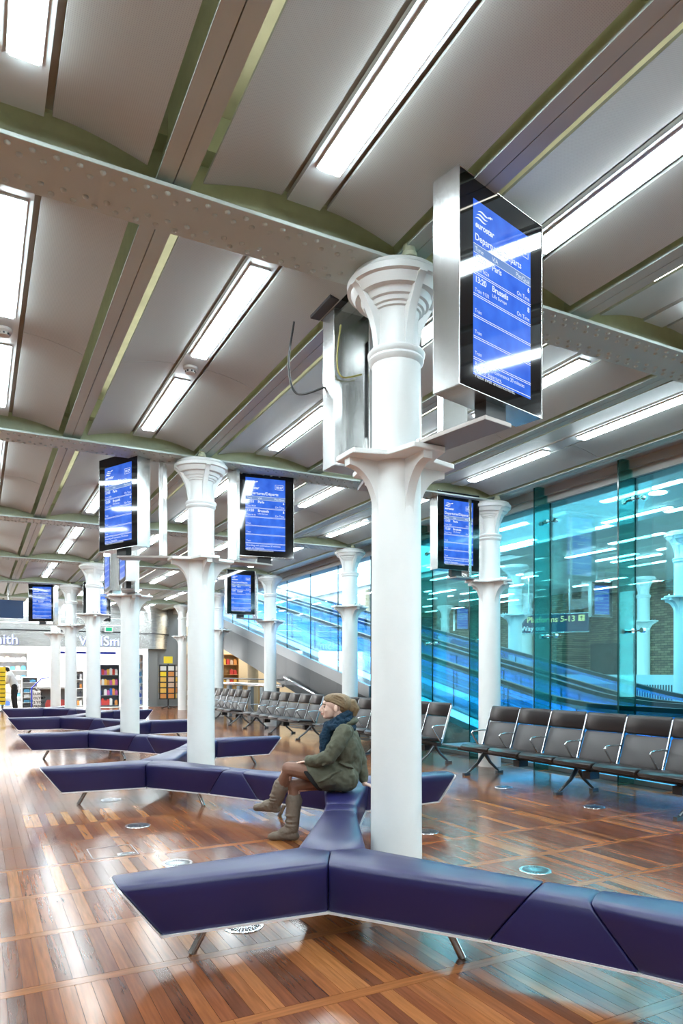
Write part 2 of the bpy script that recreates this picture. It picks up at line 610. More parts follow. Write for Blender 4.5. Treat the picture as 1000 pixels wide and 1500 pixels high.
web_me = MB().b2((-0.03, 0.0, ZB + 0.018), (0.03, G, ZS)).b2((-0.085, 0, ZB + 0.019), (0.085, G, ZB + 0.03)).mesh('joist_web'); web_me.materials.append(MATS['green_steel'])
lamp_frame = MB()
for sx in (-1, 1):
    lamp_frame.b2((sx * 0.060, 0, -0.014), (sx * 0.072, 1.467, 0.0))
for sy in (0, 1.455):
    lamp_frame.b2((-0.060, sy, -0.014), (0.060, sy + 0.012, 0.0))
lamp_frame = lamp_frame.mesh('lamp_frame'); lamp_frame.materials.append(MATS['lamp_frame'])
lamp_tube = MB().b2((-0.0595, 0.0125, -0.030), (0.0595, 1.4545, -0.002)).mesh('lamp_diffuser'); lamp_tube.materials.append(MATS['lamp_tube'])
ORD = 'first second third fourth fifth sixth seventh eighth ninth tenth eleventh twelfth thirteenth fourteenth fifteenth'.split()
batten_me = MB().b2((-0.015, 0.5, 0), (0.015, G - 0.5, 0.02)).mesh('concealed_batten'); batten_me.materials.append(MATS['batten_glow'])
def lamp(x, y, z, label, group):
    t = thing('ceiling_light', label, 'ceiling light', (x, y, z), 0, group)
    put('lamp_frame', lamp_frame, None, t)
    put('diffuser', lamp_tube, None, t)
    return t
for bi, yb in enumerate(YC[:-1]):
    for ji, jx in enumerate(JX):
        for me, nm in ((half_me, 'joist_band'), (half2_me, 'joist_band'), (web_me, 'joist_web')):
            put(nm, me, None, ce, (jx, yb, 0))
        if ji == len(JX) - 1:
            continue
        for (side, i), me in pmesh.items():
            put('ceiling_panel', me, None, ce, (jx, yb, 0))
        put('light_tray', tray_me, None, ce, (jx, yb, 0))
        put('groove_shade_plate', shade_plate_me, None, ce, (jx, yb, 0))
        put('concealed_batten', batten_me, None, ce, (jx + 0.36, yb, 4.20))
        lane = len(JX) - 2 - ji
        for h_, yo in enumerate((0.505, 2.50)):
            if bi == 0:
                lb = 'white strip light, %s lane from the glass wall, %s half of bay behind viewpoint' % (ORD[lane], 'near' if h_ == 0 else 'far')
            else:
                lb = 'white strip light, %s lane from the glass wall, %s half of %s ceiling bay' % (ORD[lane], 'near' if h_ == 0 else 'far', ORD[bi - 1])
            lamp(jx + 0.745, yb + yo, ZT, lb, 'fluorescent ceiling lights in lanes')
# soffit strip and fascia above the glass wall
struct(MB().b2((4.57, -5.3, 4.11), (5.25, 36, 4.14)).build('trim_1', 'soffit'))
struct(MB().b2((4.96, -5.3, 3.90), (5.25, 36, 4.11)).b2((4.90, -5.3, 4.0), (4.96, 36, 4.11)).build('trim_2', 'fascia_grey'))
# girders with riveted flanges
riv = MB().lathe([(0.017, 0.0), (0.0155, -0.006), (0.010, -0.011), (0.002, -0.0125)], 8).mesh('rivet', 60)
riv.materials.append(MATS['girder_paint'])
for k, y in enumerate(YC):
    g = MB().b2((-6.2, y - 0.195, ZG), (4.55, y + 0.195, ZG + 0.022)).build('girder_flange', 'girder_paint', ce, bevel=0.003)
    MB().b2((-6.2, y - 0.02, ZG + 0.022), (4.55, y + 0.02, ZS)).b2((-6.2, y - 0.09, ZG + 0.0225), (4.55, y + 0.09, ZG + 0.035)).b2(
        (-6.2, y - 0.15, ZG + 0.30), (4.55, y + 0.15, ZS)).build('girder_web', 'green_steel', ce)
    pts = []
    x = -3.5
    while x < 4.6:
        for s_ in (-1, 1):
            pts.append((x, y + s_ * 0.145)); pts.append((x + 0.055, y + s_ * 0.085))
        x += 0.11
    pts = [p for p in pts if min(abs(p[0]), abs(p[0] - G)) > 0.34]
    if k == 2:
        vis = []
        for p in pts:
            q = project((p[0], p[1], ZG))
            if q and -10 < q[0] < 1010 and q[1] > -10:
                vis.append(p)
        for p in vis[:300]:
            put('rivet', riv, None, g, (p[0], p[1], ZG))
    elif k > 2:
        mb = MB()
        for p in pts:
            mb.lathe([(0.017, 0.0), (0.012, -0.010), (0.002, -0.0125)], 6, (p[0], p[1], ZG))
        tag(mb.build('rivets', 'girder_paint', g), kind='stuff')

bear = MB().lathe([(0.05, 3.972), (0.05, 3.995), (0.04, 4.005), (0.04, 4.05)], 12).mesh('bearing_lug', 40)
bear.materials.append(MATS['green_steel'])
for k in range(2, 7):
    for x in (0.0, G):
        put('bearing_lug', bear, None, ce, (x - 0.06, YC[k] - 0.245, 0))
# smoke detectors on the light trays
for bx, by, lb in ((-0.745, 3.85 + 2.235, 'white smoke detector on the ceiling tray between two strip lights'),
                   (-2.235, 3.85 + 2.235, 'white smoke detector cut by the picture\'s left edge'),
                   (-0.745, 8.32 + 2.235, 'white smoke detector on the tray behind the two hung screens')):
    t = thing('smoke_detector', lb, 'smoke detector', (bx, by, ZT))
    MB().lathe([(0.062, 0), (0.062, -0.02), (0.05, -0.03)], 20).build('base', 'detector_plastic', t, 40)
    mb = MB().lathe([(0.042, -0.03), (0.045, -0.055), (0.02, -0.062)], 16)
    mb.build('sensor', 'detector_plastic', t, 40)
    mb = MB()
    for q in range(8):
        a = q * math.pi / 4
        mb.box((0.044 * math.cos(a), 0.044 * math.sin(a), -0.043), (0.008, 0.014, 0.012), None, a)
    mb.build('vent_slot', 'black_metal', t)

# ------------------------------------------------------------------ walls of the hall (outside the frame)
struct(MB().b2((-6.35, -5.4, 0), (-6.2, 36, ZS)).build('wall_left', 'hall_brick'))
struct(MB().b2((-6.35, -5.4, 0), (18.0, -5.25, ZS)).build('wall_rear', 'hall_brick'))

# ------------------------------------------------------------------ columns
RS = 0.162
ZP = 2.80     # bracket plate top
def make_column(name, label, group):
    t = thing(name, label, 'column', (0, 0, 0), 0, group)
    t['kind'] = 'thing'
    MB().lathe([(RS + 0.006, 0), (RS + 0.004, 0.4), (RS, 1.4), (RS - 0.004, 3.425)], 40).build('shaft', 'column_paint', t, 40)
    cap = MB().lathe([(RS - 0.004, 3.405), (RS + 0.012, 3.420), (RS + 0.018, 3.435), (RS + 0.012, 3.450), (RS + 0.024, 3.465), (RS + 0.026, 3.480), (RS + 0.014, 3.495), (RS - 0.012, 3.505),
                      (RS - 0.018, 3.545), (RS - 0.020, 3.705), (RS - 0.012, 3.735), (RS + 0.002, 3.740), (RS + 0.006, 3.755), (RS + 0.022, 3.760), (RS + 0.032, 3.785),
                      (RS + 0.05, 3.790), (RS + 0.07, 3.825), (RS + 0.105, 3.830), (RS + 0.125, 3.860), (RS + 0.135, 3.880), (RS + 0.158, 3.887), (RS + 0.160, 3.925), (RS + 0.150, 3.937), (RS + 0.135, 3.941), (RS + 0.13, 3.968)], 40)
    cap.build('capital', 'column_paint', t, 35)
    pr_ = [(RS - 0.03, 3.505), (RS - 0.006, 3.505), (RS + 0.000, 3.565), (RS + 0.010, 3.625), (RS + 0.028, 3.685), (RS + 0.050, 3.735), (RS + 0.080, 3.785), (RS + 0.108, 3.835), (RS + 0.135, 3.865), (RS + 0.157, 3.877), (RS + 0.157, 3.900), (RS - 0.03, 3.900)]
    rib = MB().prism(pr_, -0.027, 0.027, 'Y').mesh('capital_rib', 35)
    rib.materials.append(MATS['column_paint'])
    for a in range(4):
        put('capital_rib', rib, None, t, (0, 0, 0), a * math.pi / 2)
    # bracket plate: four lobes with hollow sides between
    poly = []
    for a in range(4):
        ca = a * math.pi / 2
        for u, v in ((0.372, -0.12), (0.384, -0.11), (0.384, 0.11), (0.372, 0.12)):
            poly.append((u * math.cos(ca) - v * math.sin(ca), u * math.sin(ca) + v * math.cos(ca)))
        for q in (0.24, 0.36, 0.5, 0.64, 0.76):
            ang = ca + q * math.pi / 2
            rad = 0.245 + 0.135 * abs(q - 0.5) ** 1.7 / 0.3 ** 1.7
            poly.append((rad * math.cos(ang), rad * math.sin(ang)))
    MB().prism(poly, ZP - 0.034, ZP).build('bracket_plate', 'column_paint', t, bevel=0.006)
    pr_ = [(RS - 0.02, ZP - 0.42)]
    for k in range(11):
        u = k / 10
        pr_.append((RS - 0.006 + 0.205 * (1 - math.cos(u * math.pi / 2)), ZP - 0.38 + 0.30 * math.sin(u * math.pi / 2)))
    pr_ += [(0.362, ZP - 0.033), (RS - 0.02, ZP - 0.033)]
    rib = MB().prism(pr_, -0.032, 0.032, 'Y').mesh('bracket_rib', 35)
    rib.materials.append(MATS['column_paint'])
    for a in range(4):
        put('bracket_rib', rib, None, t, (0, 0, 0), a * math.pi / 2)
    bolt = MB().lathe([(0.014, ZP), (0.014, ZP + 0.03), (0.009, ZP + 0.032)], 6).mesh('bolt')
    bolt.materials.append(MATS['polished_steel'])
    for a in range(4):
        for v in (-0.05, 0.05):
            p = Matrix.Rotation(a * math.pi / 2, 3, 'Z') @ Vector((0.33, v, 0))
            put('bolt', bolt, None, t, (p.x, p.y, 0))
    return t
A_lab = ['tall white cast-iron column rising behind the front blue bench', 'white column carrying two angled screens, behind the left bench tip',
         'white column with edge-on screens hiding its capital', 'fourth white column along the blue bench chain',
         'fifth white column along the blue bench chain, in front of the newsagent', 'last thin white column of the bench row beside the left shop sign']
proto = None
for i in range(6):
    c = make_column('cast_iron_column', A_lab[i], 'columns along the bench chain') if proto is None else copy_tree(proto)
    proto = proto or c
    tag(c, A_lab[i], 'column', 'columns along the bench chain')
    c.location = (0, YC[2 + i], 0)
B_lab = ['white column by the glass wall with a screen at its left', 'white column by the glass just left of the tallest column',
         'white column by the sloping steel cladding with a small screen', 'white column in front of the cafe opening under the ramp',
         'thin white column next to the card spinner']
for i in range(5):
    c = copy_tree(proto)
    tag(c, B_lab[i], 'column', 'columns along the glass wall')
    c.location = (G, YC[3 + i], 0)
C_lab = ['teal-tinted column behind the glass at the picture\'s right edge', 'teal-tinted column behind the glass just past the right screen']
for i in range(2):
    c = copy_tree(proto)
    tag(c, C_lab[i], 'column', 'columns behind the glass')
    c.location = (2 * G, YC[3 + i], 0)
D_lab = ['pale column in the public hall before the brick wall', 'pale column in the public hall beside the brick arch', 'far pale column in the public hall left of the glass-side column']
for i in range(3):
    c = copy_tree(proto)
    tag(c, D_lab[i], 'column', 'columns behind the glass')
    c.location = (3 * G, YC[4 + i], 0)

# ------------------------------------------------------------------ departure screens
SWD, SHT, SDP = 0.76, 1.135, 0.18
def screen_text():
    tx, bar = MB(), MB()
    W, H = 0.53, 0.94
    def T(body, x, y, size, align='LEFT', shear=0.0, bold=0.0):
        vs, fs = text_geo(body, size, align, shear, bold)
        tx.add([(x + v[0], -v[2] * 0, y + v[1]) for v in vs], fs)
    def line(y, th=0.0035, x0=-W / 2, x1=W / 2):
        tx.add([(x0, 0, y - th / 2), (x1, 0, y - th / 2), (x1, 0, y + th / 2), (x0, 0, y + th / 2)], [(0, 1, 2, 3)])
    l, r = -W / 2 + 0.012, W / 2 - 0.012
    top = H
    # wave logo, star and word
    for k in range(3):
        up, dn = [], []
        for i in range(13):
            u = i / 12
            x = l + 0.012 + 0.012 * (2 - k) * 0.6 + u * 0.095 - k * 0.004
            y = top - 0.062 - k * 0.021 + 0.009 * math.sin(u * math.pi * 1.5 + 0.6) + u * 0.016
            th = 0.0048 * math.sin(math.pi * min(max(u, 0.04), 0.97)) + 0.0008
            up.append((x, 0, y + th)); dn.append((x, 0, y - th))
        n = len(up)
        tx.add(up + dn, [(i, i + 1, n + i + 1, n + i) for i in range(n - 1)])
    for dx, dy, s_ in ((0.122, -0.052, 0.007), (0.135, -0.049, 0.009), (0.148, -0.047, 0.006)):
        cx, cy = l + dx, top + dy
        tx.add([(cx - s_, 0, cy - s_ * 0.2), (cx + s_ * 0.2, 0, cy - s_), (cx + s_, 0, cy + s_ * 0.4), (cx, 0, cy + s_)], [(0, 1, 2, 3)])
    T('eurostar', l + 0.003, top - 0.145, 0.047, shear=0.12, bold=0.0014)
    # clock in a box
    x0, x1, y0, y1 = r - 0.125, r - 0.012, top - 0.135, top - 0.07
    for a, b, c, d in ((x0, x1, y0, y0 + 0.004), (x0, x1, y1 - 0.004, y1), (x0, x0 + 0.004, y0, y1), (x1 - 0.004, x1, y0, y1)):
        tx.add([(a, 0, c), (b, 0, c), (b, 0, d), (a, 0, d)], [(0, 1, 2, 3)])
    T('10:27', (x0 + x1) / 2, y0 + 0.018, 0.042, 'CENTER', bold=0.001)
    T('Departures/D\u00e9parts', l, top - 0.215, 0.052, bold=0.0008)
    bar.add([(-W / 2, 0, top - 0.285), (W / 2, 0, top - 0.285), (W / 2, 0, top - 0.238), (-W / 2, 0, top - 0.238)], [(0, 1, 2, 3)])
    line(top - 0.238, 0.003); line(top - 0.285, 0.003)
    T('Time', l, top - 0.275, 0.036); T('VIA', l + 0.15, top - 0.275, 0.036); T('Plat/Quai', r, top - 0.275, 0.036, 'RIGHT')
    T('13:03', l, top - 0.325, 0.045, bold=0.001); T('Paris', l + 0.15, top - 0.325, 0.045, bold=0.001); T('6', r, top - 0.325, 0.04, 'RIGHT', bold=0.001)
    T('Train 9024', l, top - 0.375, 0.028); T('On Time', r, top - 0.375, 0.034, 'RIGHT')
    line(top - 0.388); line(top - 0.398)
    T('13:20', l, top - 0.44, 0.045, bold=0.001); T('Brussels', l + 0.15, top - 0.44, 0.045, bold=0.001); T('8', r, top - 0.44, 0.04, 'RIGHT', bold=0.001)
    T('Lille Europe', l + 0.15, top - 0.472, 0.028)
    T('Train 9132', l, top - 0.492, 0.028); T('On Time', r, top - 0.492, 0.034, 'RIGHT')
    for k in range(4):
        y = top - 0.505 - k * 0.114
        line(y); line(y - 0.010)
        if k < 3:
            T('Train', l, y - 0.098, 0.028)
    y = top - 0.505 - 3 * 0.114 - 0.010
    T('Boarding will commence 20 minutes', l, y - 0.033, 0.031)
    T('prior to departure.', l, y - 0.064, 0.031)
    T('Please await announcements.', l, y - 0.095, 0.031)
    line(0.012, 0.004)
    return tx.mesh('lettering'), bar.mesh('header_bar')
txt_me, bar_me = screen_text()
txt_me.materials.append(MATS['screen_text']); bar_me.materials.append(MATS['screen_bar'])
hs = MB()
hw = SWD / 2
hs.b2((-hw, 0.0, 0), (-hw + 0.006, SDP, SHT)).b2((hw - 0.006, 0.0, 0), (hw, SDP, SHT)).b2((-hw + 0.006, 0, 0), (hw - 0.006, SDP, 0.006)).b2(
    (-hw + 0.006, 0, SHT - 0.006), (hw - 0.006, SDP, SHT)).b2((-hw + 0.006, SDP - 0.006, 0.006), (hw - 0.006, SDP, SHT - 0.006))
hs_me = hs.mesh('housing'); hs_me.materials.append(MATS['brushed_steel'])
bz_me = MB().b2((-hw + 0.0065, 0.004, 0.0065), (hw - 0.0065, 0.02, SHT - 0.0065)).mesh('front_glass'); bz_me.materials.append(MATS['black_glass'])
sn_me = MB().b2((-0.262, 0.0025, 0.085), (0.262, 0.0045, 1.014)).mesh('screen'); sn_me.materials.append(MATS['screen_blue'])
neck_me = MB().b2((-0.14, 0.05, SHT), (0.14, 0.17, 1.0 + SHT)).mesh('neck')
def display(name, label, loc, rz, column, neck=True, zpost=True, scale=1.0, post_off=None, ztop=3.968):
    t = thing(name, label, 'display screen', loc, rz, 'departure screens')
    t.scale = (scale,) * 3
    put('housing', hs_me, None, t, bevel=0.002)
    put('front_glass', bz_me, None, t)
    s_ = put('screen', sn_me, None, t)
    l_ = put('lettering', txt_me, None, s_, (0, 0.0015, 0.085))
    h_ = put('header_bar', bar_me, None, s_, (0, 0.0020, 0.085))
    l_.scale = h_.scale = (0.988,) * 3
    top = ztop - loc[2]
    if neck:
        MB().b2((-0.13, 0.04, SHT), (0.13, 0.15, top / scale)).build('neck', 'dull_steel', t, bevel=0.004)
    MB().b2((-0.10, SDP, 0.25), (0.10, SDP + 0.05, 0.95)).build('back_mount', 'black_metal', t)
    # steel arm from the column bracket: a flat plate under the housing
    if column is not None:
        Mi = (Matrix.Translation(loc) @ Matrix.Rotation(rz, 4, 'Z')).inverted()
        c = Mi @ Vector((column[0], column[1], loc[2]))
        e = Vector((0.0, 0.09, 0))
        d = Vector((e.x - c.x, e.y - c.y, 0))
        ln = d.length
        d.normalize()
        nrm = Vector((-d.y, d.x, 0))
        a0 = c + d * 0.30
        a1 = e + d * 0.06
        poly = [(a0 + nrm * 0.11), (a1 + nrm * 0.11), (a1 - nrm * 0.11), (a0 - nrm * 0.11)]
        MB().prism([(p.x, p.y) for p in poly], ZP - loc[2] + 0.001, ZP - loc[2] + 0.026).build('support_arm', 'arm_plate', t, bevel=0.003)
        foot = MB().b2((-0.09, 0.05, ZP - loc[2] + 0.026), (0.09, 0.13, 0.0)).build('foot_block', 'black_metal', t)
        if zpost:
            pc = c + d * (0.46 if post_off is None else post_off)
            Mt = Matrix.Translation((pc.x, pc.y, 0)) @ Matrix.Rotation(math.atan2(d.y, d.x), 4, 'Z')
            z0, z1 = ZP - loc[2] + 0.026, top
            MB().box((0, 0, (z0 + z1) / 2), (0.05, 0.21, z1 - z0), Mt).build('post', 'brushed_steel', t, bevel=0.004)
    return t
A1, A2, A3, A5 = (0, 3.85), (0, 8.32), (0, 12.79), (0, 21.73)
ZU = 2.91
display('departure_screen', 'largest departures screen in a steel case, seen obliquely from below', (0.155, 2.986, ZU), R(13.5), A1, post_off=0.50)
display('departure_screen', 'steel-cased screen facing away behind the tallest column', (0.23, 4.63, ZU), R(180), A1, post_off=0.40)
MB().b2((0.02, -0.05, SHT + 0.002), (0.46, 0.28, SHT + 0.07)).build('top_arm', 'black_metal', bpy.data.objects['departure_screen.001'])
display('departure_screen', 'departures screen turned left on the second bench-row column', (-0.918, 8.69, ZU), R(-64), A2)
display('departure_screen', 'departures screen facing forward right of the second bench-row column', (0.88, 8.42, ZU), R(-8), A2)
display('departure_screen', 'edge-on screen in front of the third bench-row column', (-0.274, 12.02, ZU), R(-91), A3)
display('departure_screen', 'edge-on screen behind the third bench-row column', (-0.29, 13.47, ZU), R(-90), A3)
display('departure_screen', 'small departures screen beside the dark blue hanging panel', (-0.75, 22.1, ZU), R(-20), A5)
display('departure_screen', 'small departures screen half hidden between the far bench-row columns', (0.67, 21.3, ZU), R(-5), A5)
display('departure_screen', 'departures screen hung left of the glass-wall column', (3.81, 8.21, ZU), 0, (G, 8.32))
display('departure_screen', 'small departures screen before the sloping steel cladding', (3.57, 17.0, ZU), 0, (G, 17.26))
display('departure_screen', 'screen seen through the glass beside the platform sign', (12.75, 13.6, ZU + 0.03), R(-15), None, scale=0.85, ztop=4.3)
display('departure_screen', 'small screen seen through the glass left of the glass-wall column', (13.9, 21.3, ZU + 0.1), R(-15), None, scale=0.82, ztop=4.3)
# loose cables by the nearest column's rear screen
def cable(pts, r, mat, name, label):
    c = []
    P = [Vector(p) for p in pts]
    for i in range(len(P) - 1):
        p0, p1, p2, p3 = P[max(i - 1, 0)], P[i], P[i + 1], P[min(i + 2, len(P) - 1)]
        for k in range(8):
            u = k / 8
            c.append(0.5 * ((2 * p1) + (p2 - p0) * u + (2 * p0 - 5 * p1 + 4 * p2 - p3) * u * u + (3 * p1 - p0 - 3 * p2 + p3) * u ** 3))
    c.append(P[-1])
    return tag(MB().tube(c, r, 6).build(name, mat, None, 60), label, 'cable')
cable([(-0.33, 4.75, 4.03), (-0.36, 4.78, 3.72), (-0.31, 4.75, 3.50), (-0.153, 4.60, 3.52)], 0.008, 'cable_black', 'power_cable', 'black cable looping from the ceiling behind the tallest column')
cable([(-0.12, 4.40, 3.90), (-0.14, 4.42, 3.66), (-0.10, 4.42, 3.54), (0.05, 4.40, 3.58)], 0.006, 'cable_yellow', 'power_cable', 'yellow-green cable hanging behind the tallest column')

# ------------------------------------------------------------------ blue zigzag benches
HT, HB, A0, AT, LT, SL = 0.42, 0.16, 0.20, 0.125, 1.165, 0.78
def prof(a, z0=HB, z1=HT, k=0.88, r=0.035, shrink=0.0):
    a -= shrink
    z1 -= shrink
    z0 += shrink
    pts = [(-a * k, z0), (-a * (k + 0.06), z0 + 0.05), (-a, z1 - r - 0.03)]
    for q in (0.15, 0.4, 0.65, 0.9):
        an = q * math.pi / 2
        pts.append((-a + r - r * math.cos(an), z1 - r + r * math.sin(an)))
    pts.append((-a * 0.45, z1 + 0.004)); pts.append((0.0, z1 + 0.006))
    return pts + [(-p, z) for p, z in pts[:-1][::-1]]
def arm_mesh():
    rings = []
    def sec(f, a, sh=0.0):
        rings.append([(f(p, z), p, z) for p, z in prof(a, shrink=sh)])
    st = lambda d: (lambda p, z: 0.5774 * abs(p) + d)
    en = lambda L: (lambda p, z: L - (HT - z) * SL)
    sec(st(0.001), A0, 0.012)
    sec(st(0.004), A0, 0.004)
    sec(st(0.014), A0, 0.0)
    for u in (0.25, 0.5, 0.75):
        f0, f1 = st(0.014), en(LT - 0.016)
        rings.append([((1 - u) * f0(p, z) + u * f1(p, z), p, z) for p, z in prof(A0 + (AT - A0) * u)])
    sec(en(LT - 0.016), AT, 0.0)
    sec(en(LT - 0.005), AT, 0.004)
    sec(en(LT - 0.001), AT, 0.012)
    return MB().loft(rings).mesh('cushion', 50)
arm_me = arm_mesh(); arm_me.materials.append(MATS['bench_leather'])
def trim_mesh(free):
    mb = MB()
    k = 0.95
    l0, l1 = 0.02, LT - (HT - HB) * SL + 0.004
    a0, a1 = A0 * k, AT * k
    poly = [(0.5774 * a0, a0), (l1, a1), (l1, -a1), (0.5774 * a0, -a0), (0.0, 0.0)]
    mb.prism(poly, HB - 0.011, HB)
    if free:
        pr0 = prof(AT + 0.006, HB - 0.011, HT - 0.015, 0.93, 0.02)
        r0_ = [(LT + 0.0005 - (HT - z) * SL, p, z) for p, z in pr0]
        r1_ = [(x + 0.010, y, z) for x, y, z in r0_]
        mb.loft([r0_, r1_])
    return mb.mesh('metal_edge')
trim_me = [trim_mesh(0), trim_mesh(1)]
for m_ in trim_me: m_.materials.append(MATS['bench_trim'])
leg_me = MB().tube([(0.70, 0, HB - 0.012), (0.785, 0, 0.0)], 0.020, 12).mesh('leg', 40); leg_me.materials.append(MATS['leg_steel'])
LINK = 2 * (G / 2) / (2 * math.sin(R(60)))
LINK = G / (2 * math.sin(R(60)))
con_rings = []
def csec(x0f, sh):
    con_rings.append([(x0f(z), p, z) for p, z in prof(AT, shrink=sh)])
e0 = lambda d: (lambda z: LT + d - (HT - z) * SL)
e1 = lambda d: (lambda z: LINK - LT - d + (HT - z) * SL)
for d, sh in ((0.001, 0.012), (0.005, 0.004), (0.016, 0.0)):
    csec(e0(d), sh)
for d, sh in ((0.016, 0.0), (0.005, 0.004), (0.001, 0.012)):
    csec(e1(d), sh)
con_me = MB().loft(con_rings).mesh('cushion', 50); con_me.materials.append(MATS['bench_leather'])
ct = MB()
xa, xb = LT - (HT - HB) * SL + 0.005, LINK - LT + (HT - HB) * SL - 0.005
ct.b2((xa, -AT * 0.95, HB - 0.011), (xb, AT * 0.95, HB))
con_tr = ct.mesh('metal_edge'); con_tr.materials.append(MATS['bench_trim'])
J1 = (-0.675, 3.46)
half = LINK * math.cos(R(60))
bench_lab = {0: 'blue leather bench module leaving the picture at the lower right', 1: 'front blue three-armed bench with the long left arm in the foreground',
             2: 'blue three-armed bench the seated woman sits on', 3: 'blue three-armed bench with its left arm below the second column',
             4: 'blue bench module with its tip right of the second column', 5: 'blue three-armed bench left of the third column base',
             6: 'blue bench module behind the third column base', 7: 'blue three-armed bench beside the fourth column base',
             8: 'far blue bench module with its tip near the shop bookcases', 9: 'farthest blue three-armed bench in front of the shop'}
for n in range(10):
    odd = n % 2
    cx = J1[0] if odd else J1[0] + half
    cy = J1[1] + (n - 1) * G / 2
    t = thing('lounge_bench', bench_lab[n], 'bench', (cx, cy, 0), 0, 'blue zigzag lounge benches')
    for a in ((180, -60, 60) if odd else (0, 120, 240)):
        free = a in (0, 180)
        link = (a in (60, 120) and n < 9) or (a in (-60, 240) and n > 0)
        put('cushion', arm_me, None, t, (0, 0, 0), R(a))
        put('metal_edge', trim_me[0 if link else 1], None, t, (0, 0, 0), R(a))
        put('leg', leg_me, None, t, (0, 0, 0), R(a))
    if n < 9:
        cl = ['wedge seat joining the front bench to the module at lower right', 'wedge seat on the link just in front of the seated woman',
              'wedge seat beside the woman\'s crossed boots', 'wedge seat at the foot of the second column', 'wedge seat left of the second column, behind the long bench arm',
              'wedge seat at the foot of the third column', 'wedge seat beyond the third column', 'wedge seat at the foot of the fourth column', 'farthest wedge seat in the bench chain'][n]
        t2 = thing('bench_connector', 'blue leather ' + cl, 'bench', (cx, cy, 0), R(60 if odd else 120), 'wedge seats linking the benches')
        put('cushion', con_me, None, t2)
        put('metal_edge', con_tr, None, t2)

# ------------------------------------------------------------------ floor vents and access plate
def vent(x, y, label):
    t = thing('floor_vent', label, 'floor vent', (x, y, 0), 0, 'round floor air vents')
    n = 32
    mb = MB()
    rings = [[(r * math.cos(2 * math.pi * k / n), r * math.sin(2 * math.pi * k / n), z) for k in range(n)] for r, z in ((0.092, 0.0005), (0.092, 0.004), (0.112, 0.004), (0.115, 0.0005))]
    mb.loft(rings, cap=False)
    mb.build('rim', 'alu', t, 30)
    MB().lathe([(0.0925, 0.0004), (0.0925, 0.0012)], 24).build('recess', 'black_metal', t)
    MB().lathe([(0.034, 0.0013), (0.034, 0.004)], 20).build('hub', 'alu', t)
    sp = MB()
    for k in range(24):
        a = 2 * math.pi * k / 24
        sp.box((0.063 * math.cos(a), 0.063 * math.sin(a), 0.0027), (0.060, 0.0065, 0.0026), None, a)
    sp.build('spokes', 'alu', t)
QX = 1.1
for x, y, lb in ((-QX, 3.70, 'round steel floor vent partly under the front bench'), (-QX, 5.15, 'round steel floor vent behind the front bench arm'),
                 (-QX, 6.59, 'round steel floor vent in the open floor left of the woman\'s boots'), (-QX, 8.04, 'round steel floor vent under the second bench'),
                 (1.13, 3.78, 'round steel floor vent in open floor right of the tallest column'), (1.13, 5.15, 'round steel floor vent peeking out beside the tallest column'),
                 (3.35, 5.27, 'faint floor vent in front of the row of grey seats'), (3.35, 6.70, 'faint floor vent near the end leg of the grey seats'),
                 (1.13, 8.04, 'far floor vent right of the second column')):
    vent(x, y, lb)
t = thing('access_plate', 'small steel floor access plate with timber-framed lid', 'floor plate', (-1.47, 5.72, 0))
fr = MB()
for sx in (-0.17, 0.17):
    fr.b2((sx - 0.005, -0.17, 0.0003), (sx + 0.005, 0.17, 0.0025))
for sy in (-0.17, 0.17):
    fr.b2((-0.165, sy - 0.005, 0.0003), (0.165, sy + 0.005, 0.0025))
fr.build('frame', 'dull_steel', t)
MB().b2((0.02, -0.15, 0.0003), (0.15, -0.08, 0.003)).build('plate', 'alu', t)
MB().b2((0.04, -0.13, 0.003), (0.13, -0.10, 0.0036)).build('slot', 'alu_dark', t)

# ------------------------------------------------------------------ grey beam seating along the glass wall
SP = 0.585
def rounded_loft(w, path, th, r=0.012):
    """strip of width w (along y) following path of (x,z) with thickness th"""
    mb = MB()
    rings = []
    n = len(path)
    for i, (x, z) in enumerate(path):
        a = Vector(path[max(i - 1, 0)]); b = Vector(path[min(i + 1, n - 1)])
        d = (b - a).normalized()
        nn = Vector((-d.y, d.x))
        e = r if i in (0, n - 1) else 0.0
        hw_, h2 = w / 2 - e, th / 2 - e * 0.8
        pr_ = [(-hw_ + 0.01, -h2), (hw_ - 0.01, -h2), (hw_, -h2 + 0.01), (hw_, h2 - 0.01), (hw_ - 0.01, h2), (-hw_ + 0.01, h2), (-hw_, h2 - 0.01), (-hw_, -h2 + 0.01)]
        rings.append([(x + nn.x * q, p, z + nn.y * q) for p, q in pr_])
    return mb.loft(rings)
# local frame: x toward the back (+X), seats face -x
seat_me = rounded_loft(0.552, [(-0.335, 0.365), (-0.330, 0.385), (-0.30, 0.405), (-0.2, 0.402), (-0.05, 0.385), (0.08, 0.378), (0.10, 0.38)], 0.05).mesh('seat', 50); seat_me.materials.append(MATS['seat_dark'])
back_me = rounded_loft(0.552, [(0.07, 0.40), (0.085, 0.42), (0.13, 0.55), (0.185, 0.70), (0.195, 0.725)], 0.032).mesh('backrest', 50); back_me.materials.append(MATS['seat_grey'])
head_me = rounded_loft(0.560, [(0.194, 0.735), (0.20, 0.75), (0.235, 0.90), (0.238, 0.93), (0.24, 0.945)], 0.05).mesh('headrest', 50); head_me.materials.append(MATS['seat_dark'])
side_me = MB().prism([(0.03, 0.33), (0.06, 0.33), (0.245, 0.90), (0.225, 0.92)], -0.008, 0.008, 'Y').mesh('side_frame'); side_me.materials.append(MATS['alu'])
arm_path = [(0.02, 0, 0.36), (-0.06, 0, 0.47), (-0.115, 0, 0.55), (-0.13, 0, 0.575), (-0.115, 0, 0.592), (-0.05, 0, 0.602), (0.08, 0, 0.605), (0.135, 0, 0.60)]
